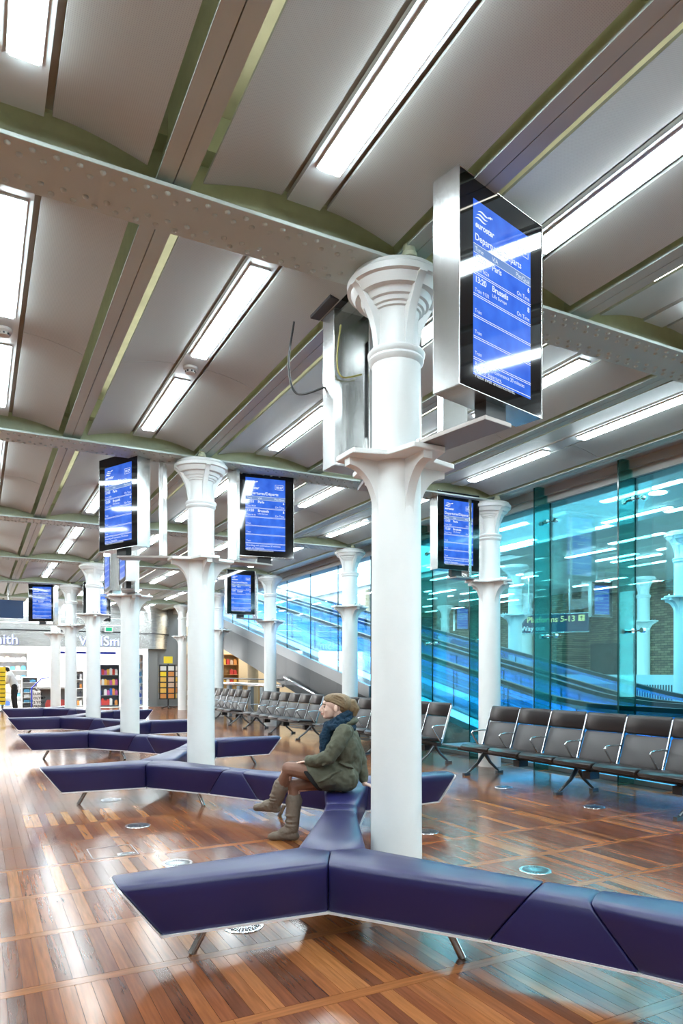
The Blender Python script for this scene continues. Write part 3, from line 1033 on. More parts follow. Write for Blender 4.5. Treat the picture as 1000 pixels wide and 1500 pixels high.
armr_me = MB().tube(arm_path, 0.0115, 8).mesh('armrest', 50); armr_me.materials.append(MATS['alu'])
leg = MB()
leg.tube([(0.0, 0, 0.30), (-0.12, 0, 0.16), (-0.30, 0, 0.035)], [0.03, 0.022, 0.016], 8)
leg.tube([(0.0, 0, 0.30), (0.10, 0, 0.16), (0.25, 0, 0.035)], [0.03, 0.022, 0.016], 8)
leg.box((-0.315, 0, 0.0175), (0.10, 0.05, 0.035)).box((0.265, 0, 0.0175), (0.10, 0.05, 0.035))
sleg_me = leg.mesh('leg', 50); sleg_me.materials.append(MATS['alu_dark'])
box_me = MB().b2((-0.10, -0.055, 0.20), (0.05, 0.055, 0.285)).mesh('power_box'); box_me.materials.append(MATS['black_metal'])
def seat_row(y1, n, label, table=True):
    t = thing('beam_seating', label, 'seating row', (3.86, y1, 0), 0, 'rows of grey waiting seats')
    MB().b2((-0.035, -n * SP - (0.0), 0.285), (0.035, 0.0 + (0.45 if table else 0), 0.34)).build('beam', 'black_metal', t)
    for k in range(n):
        yc = -(k + 0.5) * SP
        put('seat', seat_me, None, t, (0, yc, 0))
        put('backrest', back_me, None, t, (0, yc, 0))
        put('headrest', head_me, None, t, (0, yc, 0))
    for k in range(n + 1):
        yc = -k * SP
        put('side_frame', side_me, None, t, (0, yc, 0))
        put('armrest', armr_me, None, t, (0, yc, 0))
    for yc in (-0.12, -n * SP + 0.12, -n * SP / 2 - 0.07):
        put('leg', sleg_me, None, t, (0, yc, 0))
    for k in range(1, n, 2):
        put('power_box', box_me, None, t, (0, -(k + 0.5) * SP, 0))
    if table:
        mb = MB().b2((-0.24, 0.10, 0.355), (0.24, 0.56, 0.375))
        mb.build('side_table', 'alu_dark', t, bevel=0.008)
        MB().b2((-0.06, 0.2, 0.335), (0.06, 0.42, 0.355)).build('table_bracket', 'alu', t)
seat_row(7.81, 6, 'row of grey padded seats in front of the teal glass, at the right')
seat_row(12.28, 6, 'row of grey padded seats partly hidden by the tallest column')
seat_row(16.78, 6, 'row of grey padded seats left of the woman\'s head')
seat_row(21.25, 6, 'farthest visible row of grey padded seats before the cafe opening')

# ------------------------------------------------------------------ glass wall with fins
GX = 5.01
FY = [6.13 + 1.488 * k for k in range(-3, 5)] + [12.86]
gw = tag(MB().b2((GX - 0.03, -5.2, 0.0), (GX + 0.05, 12.86, 0.06)).build('wall_right', 'dull_steel'), kind='structure')
for i in range(len(FY) - 1):
    a, b = FY[i], FY[i + 1]
    MB().b2((GX, a + 0.006, 0.06), (GX + 0.016, b - 0.006, 3.90)).build('glass_pane', 'wall_glass', gw)
    MB().b2((GX - 0.002, b - 0.006, 0.06), (GX + 0.018, b + 0.006, 3.90)).build('pane_joint', 'glass_edge', gw)
fin_me = MB().b2((GX - 0.30, -0.009, 0.0), (GX - 0.006, 0.009, 4.108)).mesh('fin'); fin_me.materials.append(MATS['fin_glass'])
fe_me = MB().b2((GX - 0.306, -0.010, 0.0), (GX - 0.30, 0.010, 4.108)).mesh('fin_edge'); fe_me.materials.append(MATS['glass_edge'])
sp_me = MB()
for zf in (3.62, 1.95):
    sp_me.tube([(GX - 0.05, 0.0, zf), (GX - 0.012, 0.14, zf)], 0.012, 8).tube([(GX - 0.05, 0.0, zf), (GX - 0.012, -0.14, zf)], 0.012, 8)
    for q in (-0.14, 0.14):
        sp_me.tube([(GX - 0.05, q, zf), (GX - 0.001, q, zf)], 0.032, 12)
    sp_me.tube([(GX - 0.07, -0.03, zf), (GX - 0.07, 0.03, zf)], 0.03, 10)
sp_me = sp_me.mesh('spider_fitting', 40); sp_me.materials.append(MATS['polished_steel'])
for i, y in enumerate(FY[:-1]):
    if y < 3.0:
        continue
    put('fin', fin_me, None, gw, (0, y, 0))
    put('fin_edge', fe_me, None, gw, (0, y, 0))
    put('spider_fitting', sp_me, None, gw, (0, y, 0))

# sloping steel cladding and glass above it (farther along)
def zr(y):
    return max(0.0, 0.2113 * (y - 7.55))
clad = struct(MB().prism([(12.88, zr(12.88) - 0.26), (12.88, zr(12.88)), (31, zr(31)), (31, zr(31) - 0.26)], GX - 0.03, GX + 0.05, 'X').build('trim_3', 'band_steel'))
def zu(y):
    return max(0.0, 0.2197 * (y - 12.78))
y = 12.9
yj = [12.88 + 1.51 * k for k in range(0, 9)]
for i in range(len(yj) - 1):
    a, b = yj[i] + 0.003, yj[i + 1] - 0.003
    MB().prism([(a, zu(a)), (b, zu(b)), (b, zr(b) - 0.262), (a, zr(a) - 0.262)], GX - 0.015, GX + 0.03, 'X').build('steel_panel', 'clad_steel', clad)
    if zr(b) < 3.8:
        MB().prism([(a, zr(a) + 0.004), (b, zr(b) + 0.004), (b, 3.90), (a, 3.90)], GX, GX + 0.016, 'X').build('glass_pane', 'clear_glass', clad)
        MB().b2((GX - 0.002, b - 0.002, zr(b)), (GX + 0.018, b + 0.008, 3.90)).build('pane_joint', 'glass_edge', clad)

# ------------------------------------------------------------------ moving walkways behind the glass
def path_z(y):
    # smooth start of the ramp
    if y < 6.65:
        return 0.0
    if y < 8.45:
        return 0.2113 * (y - 6.65) ** 2 / (2 * 1.8)
    return 0.2113 * (y - 7.55)
ys = [3.0 + 0.3 * k for k in range(0, 85)]
def ribbon(x0, x1, z0, z1, ya=3.0, yb=28.0):
    mb = MB()
    rings = []
    for y in ys:
        if ya <= y <= yb:
            z = path_z(y)
            rings.append([(x0, y, z + z0), (x1, y, z + z0), (x1, y, z + z1), (x0, y, z + z1)])
    return mb.loft(rings)
def walkway(xa, xb, label):
    t = thing('moving_walkway', label, 'moving walkway', ((xa + xb) / 2, 3.0, 0), 0, 'moving walkways behind the glass')
    off = Vector(((xa + xb) / 2, 3.0, 0))
    def B(mb, name, mat, parent=t, smooth=None):
        mb.v = [(v[0] - off.x, v[1] - off.y, v[2]) for v in mb.v]
        return mb.build(name, mat, parent, smooth)
    B(ribbon(xa + 0.14, xb - 0.14, -0.10, 0.02), 'tread', 'walkway_tread')
    for x in (xa, xb):
        s_ = 1 if x == xa else -1
        base = B(ribbon(x - 0.09, x + 0.09, -0.12, 0.16), 'balustrade', 'walkway_deck')
        B(ribbon(x - 0.093, x - 0.0895, 0.0, 0.13), 'light_strip', 'walkway_strip', base)
        B(ribbon(x + 0.0895, x + 0.093, 0.05, 0.11), 'light_strip', 'walkway_strip', base)
        B(ribbon(x - 0.045, x + 0.045, 0.90, 0.965), 'handrail', 'handrail_rubber', base)
        B(ribbon(x - 0.030, x + 0.030, 0.85, 0.90), 'rail_channel', 'alu', base)
        y = 3.0
        while y < 26.5:
            B(ribbon(x - 0.006, x + 0.006, 0.16, 0.85, y, y + 1.51), 'glass_panel', 'rail_glass', base)
            B(MB().b2((x - 0.007, y + 1.49, path_z(y + 1.5) + 0.16), (x + 0.007, y + 1.505, path_z(y + 1.5) + 0.85)), 'panel_joint', 'glass_edge', base)
            y += 1.5
walkway(5.42, 6.62, 'nearer sloping walkway with blue-lit glass sides behind the glass wall')
walkway(7.05, 8.25, 'farther sloping walkway with blue-lit glass sides behind the glass wall')
# deck between the walkways
struct(ribbon(6.72, 6.95, 0.05, 0.12).build('trim_4', 'walkway_deck'))

# ------------------------------------------------------------------ public hall beyond
struct(MB().b2((9.7, -5.3, -0.1), (18, 36, 0.0)).build('floor_public', 'shop_floor'))
cp = struct(MB().b2((5.25, -5.3, 4.30), (9.6, 13.2, 4.45)).b2((9.6, -5.3, 4.30), (18.0, 36, 4.45)).build('ceiling_public', 'soffit'))
# light well walls
struct(MB().b2((9.5, 13.2, 4.45), (9.65, 36, 9.0)).b2((5.25, 13.2, 4.45), (9.5, 13.35, 6.2)).build('wall_well', 'white_paint'))
pl = struct(MB().b2((9.75, 3.0, 0), (9.9, 26, 1.37)).build('wall_parapet', 'white_panel'))
cb = MB()
yy = 6.2
while yy < 13.5:
    cb.b2((9.30, yy, 0.80), (9.33, yy + 0.012, 1.18))
    yy += 0.06
t = thing('slatted_barrier', 'pale barrier of thin upright slats behind the walkways', 'barrier', (0, 0, 0))
tag(cb.build('slats', 'alu_dark', t), kind='stuff')
MB().b2((9.28, 6.1, 0.74), (9.35, 13.6, 0.80)).build('lower_rail', 'white_panel', t)
MB().b2((9.28, 6.1, 1.18), (9.35, 13.6, 1.23)).build('top_rail', 'white_panel', t)
for yp in (6.2, 9.8, 13.5):
    MB().b2((9.29, yp - 0.03, 0), (9.34, yp + 0.03, 0.74)).build('post', 'alu', t)
# brick wall with arch
BX = 16.6
AY0, AY1, AZS = 15.6, 18.9, 2.2
cyA, rA = (AY0 + AY1) / 2, (AY1 - AY0) / 2
arch = [(3.0, 0), (AY0, 0), (AY0, AZS)] + [(cyA - rA * math.cos(math.pi * k / 16), AZS + rA * 0.95 * math.sin(math.pi * k / 16)) for k in range(1, 16)] + [(AY1, AZS), (AY1, 0), (36, 0), (36, 4.3), (3.0, 4.3)]
bw = struct(MB().prism(arch, BX, BX + 0.5, 'X').build('wall_brick', 'brick'))
vo = MB()
for k in range(26):
    a0, a1 = math.pi * (k + 0.06) / 26, math.pi * (k + 0.94) / 26
    poly = [(cyA - r_ * math.cos(a), AZS + r_ * 0.95 * math.sin(a)) for r_, a in ((rA, a0), (rA + 0.24, a0), (rA + 0.24, a1), (rA, a1))]
    MB().prism(poly, BX - 0.03, BX + 0.02, 'X').build('arch_brick', 'brick', bw)
dr = struct(MB().b2((BX + 1.3, AY0 - 0.1, 0), (BX + 1.4, AY1 + 0.1, 4.2)).b2((BX + 0.5, AY0 - 0.2, 0), (BX + 1.4, AY0 - 0.1, 4.2)).b2((BX + 0.5, AY1 + 0.1, 0), (BX + 1.4, AY1 + 0.2, 4.2)).b2((BX + 0.5, AY0 - 0.2, 4.2), (BX + 1.4, AY1 + 0.2, 4.28)).build('wall_alcove', 'brick'))
d1 = struct(MB().b2((BX + 0.8, 16.2, 0), (BX + 0.9, 18.3, 2.45)).build('door_1', 'door_dark'))
MB().b2((BX + 0.78, 17.23, 0), (BX + 0.80, 17.26, 2.4)).build('door_joint', 'black_metal', d1)
MB().b2((BX + 0.75, 17.0, 1.0), (BX + 0.80, 17.05, 1.3)).build('door_handle', 'alu', d1)
# ceiling lamps of the public hall
def plain_lamp(x, y, z, ln, label):
    t = thing('ceiling_light', label, 'ceiling light', (x, y, z), 0, 'strip lights beyond the glass')
    MB().b2((-0.07, 0, -0.015), (0.07, ln, 0)).build('lamp_frame', 'lamp_frame', t)
    MB().b2((-0.055, 0.02, -0.03), (0.055, ln - 0.02, -0.015)).build('diffuser', 'lamp_tube', t)
k = 0
for x in (6.2, 8.2, 10.6, 12.2, 15.2):
    for yi, y in enumerate((4.5, 8.0, 11.3, 15.5, 19.5)):
        if x < 9.6 and y > 11.5:
            continue
        plain_lamp(x, y, 4.30, 1.5, 'strip light beyond the glass, %s row back, %s along from the right' % (ORD[k], ORD[yi]))
    k += 1
def downlight(x, y, label):
    t = thing('downlight', label, 'downlight', (x, y, 4.30), 0, 'round downlights beyond the glass')
    MB().lathe([(0.17, 0), (0.17, -0.012), (0.14, -0.014)], 24).build('rim', 'lamp_frame', t)
    MB().lathe([(0.135, -0.0141), (0.135, -0.02)], 24).build('lens', 'lamp_tube', t)
downlight(7.2, 7.5, 'bright round downlight above the walkway near the right glass fin')
downlight(7.2, 12.0, 'bright round downlight beside the glass-wall column capital')
# hanging wayfinding sign
t = thing('wayfinding_sign', 'dark blue hanging platform sign with yellow and white lettering', 'sign', (12.7, 15.55, 2.62), R(-58))
MB().b2((-1.15, -0.06, 0), (1.15, 0.06, 0.52)).build('sign_box', 'sign_blue', t)
MB().b2((-1.17, -0.07, 0.52), (1.17, 0.07, 0.55)).b2((-1.17, -0.07, -0.03), (1.17, 0.07, 0.0)).build('frame', 'alu', t)
def flat_text(body, size, x, z, mat, parent, y=-0.062, align='LEFT', bold=0.0, name='lettering'):
    vs, fs = text_geo(body, size, align, 0, bold)
    mb = MB()
    mb.add([(x + v[0], y, z + v[1]) for v in vs], fs)
    return put(name, mb.mesh(name), mat, parent)
flat_text('Platforms 5-13', 0.24, 0.78, 0.30, 'sign_yellow', t, align='RIGHT', bold=0.004)
flat_text('Way out', 0.20, -0.82, 0.06, 'sign_white', t, bold=0.004)
for x0, z0 in ((0.86, 0.30), (-1.08, 0.05)):
    MB().b2((x0, -0.064, z0), (x0 + 0.18, -0.0605, z0 + 0.18)).build('symbol_panel', 'sign_yellow', t)
    mb = MB().b2((x0 + 0.08, -0.067, z0 + 0.03), (x0 + 0.10, -0.0645, z0 + 0.13))
    mb.add([(x0 + 0.045, -0.066, z0 + 0.10), (x0 + 0.135, -0.066, z0 + 0.10), (x0 + 0.09, -0.066, z0 + 0.155)], [(0, 1, 2)])
    mb.build('arrow', 'sign_blue', t)
for x0 in (-0.6, 0.6):
    MB().tube([(x0, 0, 0.55), (x0, 0, 1.68)], 0.02, 8).build('hanger_rod', 'alu', t)

# ------------------------------------------------------------------ newsagent at the far end
SY = 29.2
wf = struct(MB().b2((-6.2, SY + 4.0, 0), (4.2, SY + 4.2, 3.4)).build('wall_far', 'shop_white'))
struct(MB().b2((-6.2, SY, 3.10), (4.2, SY + 4.2, 3.2)).build('ceiling_shop', 'shop_white'))
struct(MB().b2((-6.2, SY, -0.004), (3.9, SY + 4.0, 0.004)).build('floor_shop', 'shop_floor'))
f1 = struct(MB().b2((-6.2, SY - 0.08, 2.42), (3.2, SY + 0.05, 3.02)).build('trim_5', 'brushed_steel_h'))
MB().b2((-6.2, SY - 0.14, 3.02), (3.2, SY + 0.05, 3.06)).build('fascia_ledge', 'black_metal', f1)
for k in range(5):
    MB().b2((-6.2, SY - 0.02 - 0.0 * k, 3.06 + k * 0.27), (3.2, SY + 0.05, 3.06 + k * 0.27 + 0.26)).build('steel_panel', 'brushed_steel_h', f1)
# drum-shaped steel corner
dm = struct(MB().prism([(3.98 + r_ * math.cos(R(a)), SY + 0.75 + r_ * math.sin(R(a))) for r_, rng in ((0.86, range(-180, 1, 10)),) for a in rng] + [(3.98, SY + 0.75)], 3.02, 4.50).build('trim_6', 'brushed_steel_h', None, 40))
MB().prism([(3.98 + r_ * math.cos(R(a)), SY + 0.75 + r_ * math.sin(R(a))) for r_, rng in ((0.80, range(-180, 1, 10)),) for a in rng] + [(3.98, SY + 0.75)], 2.40, 3.02).build('lower_band', 'brushed_steel_h', dm, 40)
MB().prism([(3.98 + r_ * math.cos(R(a)), SY + 0.75 + r_ * math.sin(R(a))) for r_, rng in ((0.89, range(-180, 1, 10)),) for a in rng] + [(3.98, SY + 0.75)], 3.00, 3.03).build('ledge', 'black_metal', dm, 40)
struct(MB().b2((3.88, SY + 0.2, 0), (4.26, SY + 0.3, 2.42)).build('door_2', 'grey_wall'))
struct(MB().b2((4.28, SY + 0.42, 0), (5.2, SY + 0.5, ZS)).build('wall_grey', 'grey_wall'))
def shop_sign(xa, label):
    t = thing('shop_sign', label, 'shop sign', (xa, SY - 0.09, 2.50))
    vs, fs = text_geo('WHSmith', 0.52, 'LEFT', 0, 0.006, 0.02)
    mb = MB(); mb.add([(v[0], -v[2] - 0.03, v[1]) for v in vs], fs)
    put('letter_faces', mb.mesh('letter_faces'), 'letter_white', t)
    mb = MB(); mb.add([(v[0] + 0.02, -v[2] * 0.5 + 0.0, v[1] - 0.012) for v in vs], fs)
    put('letter_returns', mb.mesh('letter_returns'), 'letter_blue', t)
shop_sign(-3.15, 'illuminated white shop lettering cut by the picture\'s left edge')
shop_sign(1.12, 'illuminated white shop lettering between the far columns')
t = thing('exit_sign', 'small green exit sign hanging by the shop lettering', 'sign', (2.2, SY - 0.4, 3.02))
MB().b2((-0.16, -0.02, 0), (0.16, 0.02, 0.22)).build('sign_face', 'card_white', t)
MB().b2((-0.11, -0.024, 0.04), (0.12, -0.021, 0.18)).build('pictogram', 'exit_green', t)
MB().tube([(0, 0, 0.22), (0, 0, 1.3)], 0.008, 6).build('hanger_rod', 'alu', t)
# blue hanging panel
t = thing('hanging_panel', 'plain dark blue panel hanging at the picture\'s left edge', 'sign', (-2.25, 22.4, 3.0))
MB().b2((-1.0, -0.05, 0), (1.02, 0.05, 0.52)).build('panel_face', 'sign_blue', t)
MB().b2((-1.0, -0.06, -0.03), (1.02, 0.06, 0.0)).build('frame', 'alu', t)
MB().tube([(0.62, 0, 0.52), (0.62, 0, 1.2)], 0.018, 6).build('hanger_rod', 'alu', t)
# blue strip header inside the shop
MB().b2((0.2, SY + 0.3, 2.16), (2.6, SY + 0.34, 2.26)).build('header_strip', 'shop_blue', f1)

prod_me = {}
def prod(w, d, h_, mat):
    k = (round(w, 3), round(d, 3), round(h_, 3), mat)
    if k not in prod_me:
        me = MB().b2((-w / 2, -d / 2, 0), (w / 2, d / 2, h_ * 0.86)).b2((-w * 0.32, -d * 0.32, h_ * 0.86), (w * 0.32, d * 0.32, h_)).mesh('packet')
        me.materials.append(MATS[mat])
        prod_me[k] = me
    return prod_me[k]
def gondola(x, y, w, h_, n, name, label, mat, itemlabel, group, goods, item='packet', rz=0.0, per=10, iw=0.11, ih=0.22, cols=0):
    t = thing(name, label, 'shelves', (x, y, 0), rz)
    MB().b2((-w / 2, 0.18, 0), (w / 2, 0.21, h_)).build('back_panel', mat, t)
    for sx in (-w / 2, w / 2 - 0.02):
        MB().b2((sx, -0.16, 0), (sx + 0.02, 0.18, h_)).build('side_panel', mat, t)
    for c in range(1, cols):
        xx = -w / 2 + w * c / cols
        MB().b2((xx - 0.01, -0.15, 0.03), (xx + 0.01, 0.18, h_)).build('divider', mat, t)
    st = (h_ - 0.08) / n
    for k in range(n + 1):
        z = 0.06 + k * st
        MB().b2((-w / 2 + 0.02, -0.15, z - 0.02), (w / 2 - 0.02, 0.18, z)).build('shelf', mat, t)
    Mt = Matrix.Translation((x, y, 0)) @ Matrix.Rotation(rz, 4, 'Z')
    for k in range(n):
        z = 0.06 + k * st
        for q in range(per):
            if random.random() < 0.06:
                continue
            xx = -w / 2 + 0.06 + (w - 0.12) * (q + 0.5) / per
            if cols and any(abs(xx - (-w / 2 + w * c / cols)) < 0.05 for c in range(1, cols)):
                continue
            p = Mt @ Vector((xx, -0.04, z))
            hh = min(ih * random.choice((0.8, 0.95, 1.1)), st - 0.05)
            me = prod(iw, 0.12, round(hh, 2), random.choice(goods))
            o = put(item, me, None, None, p, rz)
            tag(o, itemlabel % (ORD[q], ORD[k]), item, group)
gondola(2.32, SY + 0.9, 0.98, 1.75, 4, 'shelving_unit', 'grey shop shelving filled with colourful packets between columns', 'shelf_grey',
        '%s packet from the left, %s shelf up of the grey shop shelving', 'packets on the grey shelving', ['goods0', 'goods1', 'goods2', 'goods3', 'goods5', 'goods7'], per=8, ih=0.26)
gondola(3.47, SY + 1.3, 0.80, 2.2, 7, 'bookcase', 'white bookcase with three columns of books beside the shop door', 'shop_white',
        '%s book from the left, %s shelf up of the white bookcase', 'books in the white bookcase', ['goods3', 'goods8', 'goods6', 'goods9', 'goods1'], 'book', 0.0, 12, 0.045, 0.20, 3)
gondola(-1.35, SY + 2.2, 1.5, 2.25, 6, 'magazine_rack', 'white magazine rack behind the bending person', 'shop_white',
        '%s magazine from the left, %s row up of the white magazine rack', 'magazines on the rack', ['goods3', 'goods6', 'goods1', 'goods3', 'goods9'], 'magazine', 0.0, 7, 0.17, 0.2)
gondola(1.25, SY + 1.3, 0.42, 1.5, 4, 'display_stand', 'narrow orange-topped product stand between two columns', 'card_white',
        '%s item from the left, %s shelf up of the narrow product stand', 'items on the narrow stand', ['goods8', 'goods3', 'goods7'], 'packet', 0.0, 3, 0.09, 0.22)
gondola(-0.62, SY + 0.5, 0.55, 1.25, 6, 'newspaper_stand', 'low white newspaper stand right of the bending person', 'card_white',
        '%s newspaper from the left, %s shelf up of the low white stand', 'newspapers on the low stand', ['goods6', 'goods3', 'goods8'], 'newspaper', 0.0, 2, 0.2, 0.12)
# till counter with blue rail and notice
t = thing('shop_counter', 'low grey shop counter with bags beneath and a blue frame', 'counter', (0.12, SY - 0.1, 0))
MB().b2((-0.55, -0.25, 0.78), (0.62, 0.25, 0.86)).build('worktop', 'fascia_grey', t)
for sx in (-0.5, 0.55):
    MB().b2((sx, -0.22, 0), (sx + 0.06, 0.22, 0.78)).build('leg', 'fascia_grey', t)
MB().b2((-0.44, 0.18, 0.05), (0.55, 0.20, 0.78)).build('back_panel', 'grey_wall', t)
MB().tube([(-0.72, -0.2, 0.0), (-0.72, -0.2, 0.82), (-0.55, -0.2, 1.0), (-0.35, -0.2, 1.2), (-0.1, -0.2, 1.22)], 0.025, 8).build('blue_frame', 'shop_blue', t)
nb = MB().b2((-0.68, -0.27, 0.02), (-0.40, -0.255, 0.72)).build('notice_board', 'card_white', t)
for i, s_ in enumerate(('LUXE', 'OLYMP', '2 YOU', 'FREE')):
    flat_text(s_, 0.13, -0.66, 0.56 - i * 0.16, 'black_cloth', nb, y=-0.272, bold=0.003)
for x, mt in ((-0.1, 'goods0'), (0.15, 'goods8'), (0.38, 'goods0')):
    o = MB().loft([[(-0.11, -0.08, 0), (0.11, -0.08, 0), (0.11, 0.08, 0), (-0.11, 0.08, 0)], [(-0.13, -0.09, 0.2), (0.13, -0.09, 0.2), (0.13, 0.09, 0.2), (-0.13, 0.09, 0.2)], [(-0.06, -0.03, 0.36), (0.06, -0.03, 0.36), (0.06, 0.03, 0.36), (-0.06, 0.03, 0.36)]]).build('bag', mt, None, 60, (0.12 + x, SY - 0.1, 0.004))
    tag(o, {-0.1: 'dark red bag under the shop counter, beside its notice board', 0.15: 'black bag in the middle under the shop counter', 0.38: 'dark red bag at the right end under the shop counter'}[x], 'bag')
# yellow newspaper stand at the picture's left edge
t = thing('yellow_stand', 'tall yellow display strip at the picture\'s left edge', 'display stand', (-1.62, SY - 1.2, 0))
MB().b2((-0.10, -0.05, 0.25), (0.10, 0.05, 1.62)).build('panel_body', 'yellow', t)
for k in range(8):
    MB().b2((-0.08, -0.056, 0.36 + k * 0.15), (0.08, -0.051, 0.39 + k * 0.15)).build('stripe', 'black_cloth', t)
MB().lathe([(0.2, 0), (0.2, 0.03), (0.04, 0.05), (0.04, 0.25)], 16).build('foot', 'alu_dark', t, 40)
# card spinner
t = thing('card_spinner', 'black revolving rack of greetings cards with a yellow sign on top', 'card rack', (4.22, 27.4, 0), R(-20))
MB().tube([(0, 0, 0.0), (0, 0, 1.75)], 0.03, 8).build('pole', 'black_metal', t)
mb = MB()
for a in range(5):
    an = a * 2 * math.pi / 5
    mb.tube([(0, 0, 0.10), (0.30 * math.cos(an), 0.30 * math.sin(an), 0.02)], 0.02, 6)
mb.build('foot', 'black_metal', t)
for a in range(4):
    an = a * math.pi / 2
    Mr = Matrix.Rotation(an, 4, 'Z')
    MB().box((0, -0.30, 1.05), (0.62, 0.02, 1.35), Mr).build('rack_face', 'black_metal', t)
    for k in range(6):
        for q in (-1, 1):
            Mc = Mr
            mtl = random.choice(['card_white', 'card_white', 'yellow', 'goods2', 'goods9', 'goods7'])
            MB().box((q * 0.15, -0.318, 0.50 + k * 0.215), (0.22, 0.012, 0.17), Mc).build('card', mtl, t)
MB().b2((-0.17, -0.012, 1.78), (0.17, 0.012, 2.05)).build('top_sign', 'yellow', t)

# ------------------------------------------------------------------ cafe under the ramp
t = thing('cafe_railing', 'dark-posted railing with steel top bar before the cafe', 'railing', (4.85, 0, 0))
for k in range(7):
    y = 17.6 + k * 1.0
    MB().b2((-0.08, y - 0.03, 0), (0.02, y + 0.22, 1.0)).build('post', 'grey_wall', t)
MB().tube([(-0.03, 17.2, 1.06), (-0.03, 24.3, 1.06)], 0.04, 8).build('top_bar', 'polished_steel', t)
MB().tube([(-0.03, 17.2, 1.22), (-0.03, 24.3, 1.22)], 0.02, 8).build('upper_bar', 'black_metal', t)
tag(MB().tube([(4.93, 17.4, 1.30), (4.93, 14.2, 0.62), (4.93, 13.6, 0.5)], 0.03, 8).build('sloping_handrail', 'polished_steel'), 'steel handrail sloping down along the metal cladding', 'handrail')
struct(MB().b2((5.2, 29.5, 0), (9.6, 29.7, 3.4)).build('wall_cafe', 'cream'))
struct(MB().b2((9.5, 21.0, 0), (9.65, 29.5, 4.3)).build('wall_cafe_side', 'cream'))
gondola(6.3, 28.6, 2.4, 2.2, 5, 'cafe_shelves', 'wooden cafe shelves of bread and jars under the ramp', 'wood_pale',
        '%s food item from the left, %s shelf up on the cafe shelves', 'food on the cafe shelves', ['goods7', 'goods2', 'goods9', 'goods0', 'card_white'], 'food_packet', 0.0, 14, 0.13, 0.24)
t = thing('cafe_counter', 'pale wooden cafe counter under the ramp', 'counter', (6.6, 26.6, 0))
MB().b2((-1.4, -0.3, 0), (1.4, 0.3, 0.98)).build('body', 'wood_pale', t)
MB().b2((-1.45, -0.35, 0.98), (1.45, 0.35, 1.03)).build('worktop', 'cream', t)
c = MB().lathe([(0.20, 0), (0.20, 2.3)], 20).build('round_pillar', 'cream', None, 40, (6.6, 24.3, 0))
tag(c, 'cream round pillar in the cafe under the ramp', 'pillar', kind='thing')
for i, (x, y) in enumerate(((5.5, 22.3), (5.6, 23.6))):
    t = thing('wooden_chair', ['pale wooden cafe chair just behind the railing', 'pale wooden cafe chair farther into the cafe'][i], 'chair', (x, y, 0), R(20 - 60 * i), 'wooden cafe chairs')
    MB().b2((-0.2, -0.2, 0.43), (0.2, 0.2, 0.47)).build('seat', 'wood_pale', t)
    for sx in (-0.18, 0.18):
        for sy in (-0.18, 0.18):
            MB().b2((sx - 0.02, sy - 0.02, 0), (sx + 0.02, sy + 0.02, 0.43 if sy < 0 else 0.92)).build('leg', 'wood_pale', t)
    for z in (0.58, 0.70, 0.82):
        MB().b2((-0.16, 0.17, z), (0.16, 0.19, z + 0.06)).build('back_slat', 'wood_pale', t)

# ------------------------------------------------------------------ people
def fused(mb, name, mat, parent, voxel=0.007, smooth=5, loc=(0, 0, 0), folds=None):
    me0 = mb.mesh('raw')
    ob = bpy.data.objects.new('raw', me0)
    COL.objects.link(ob)
    md = ob.modifiers.new('r', 'REMESH')
    md.mode = 'VOXEL'
    md.voxel_size = voxel
    sm_ = ob.modifiers.new('s', 'SMOOTH')
    sm_.factor = 0.5
    sm_.iterations = smooth
    if folds:
        tx_ = bpy.data.textures.new('folds', 'CLOUDS')
        tx_.noise_scale = folds[0]
        tx_.noise_depth = 2
        dp = ob.modifiers.new('d', 'DISPLACE')
        dp.texture = tx_
        dp.texture_coords = 'LOCAL'
        dp.strength = folds[1]
        dp.mid_level = 0.5
    dg = bpy.context.evaluated_depsgraph_get()
    me = bpy.data.meshes.new_from_object(ob.evaluated_get(dg))
    me.name = name
    bpy.data.objects.remove(ob)
    for p in me.polygons:
        p.use_smooth = True
    me.materials.clear()
    return put(name, me, mat, parent, loc)
def limb(mb, pts, rad, n=12):
    """tapered limb with ball joints"""
    P = [Vector(p) for p in pts]
    mb.tube(P, rad, n)
    for p, r in zip(P, rad):
        mb.ell(p, (r, r, r), None, 10, 6)
def hand(mb, wrist, d, up, side, s=1.0, curl=0.25):
    """palm and five fingers: d finger direction, up = back of hand, side = toward thumb"""
    wrist, d, up, side = Vector(wrist), Vector(d).normalized(), Vector(up).normalized(), Vector(side).normalized()
    rot = Matrix((d, side, up)).transposed()
    mb.ell(wrist + d * 0.045 * s, (0.052 * s, 0.040 * s, 0.015 * s), None, 14, 8, rot)
    for k, (o, ln) in enumerate(((0.028, 0.066), (0.010, 0.075), (-0.009, 0.070), (-0.026, 0.054))):
        b = wrist + d * 0.082 * s + side * o * s
        m1 = b + d * ln * 0.5 * s + side * o * 0.25 * s - up * curl * 0.012 * s
        e = b + d * ln * s + side * o * 0.4 * s - up * curl * 0.045 * s
        limb(mb, [b - d * 0.02, b, m1, e], [0.0085 * s, 0.0085 * s, 0.008 * s, 0.0065 * s], 8)
    b = wrist + d * 0.022 * s + side * 0.030 * s
    limb(mb, [b, b + d * 0.03 * s + side * 0.022 * s, b + d * 0.058 * s + side * 0.030 * s - up * 0.01 * s], [0.011 * s, 0.0095 * s, 0.007 * s], 8)

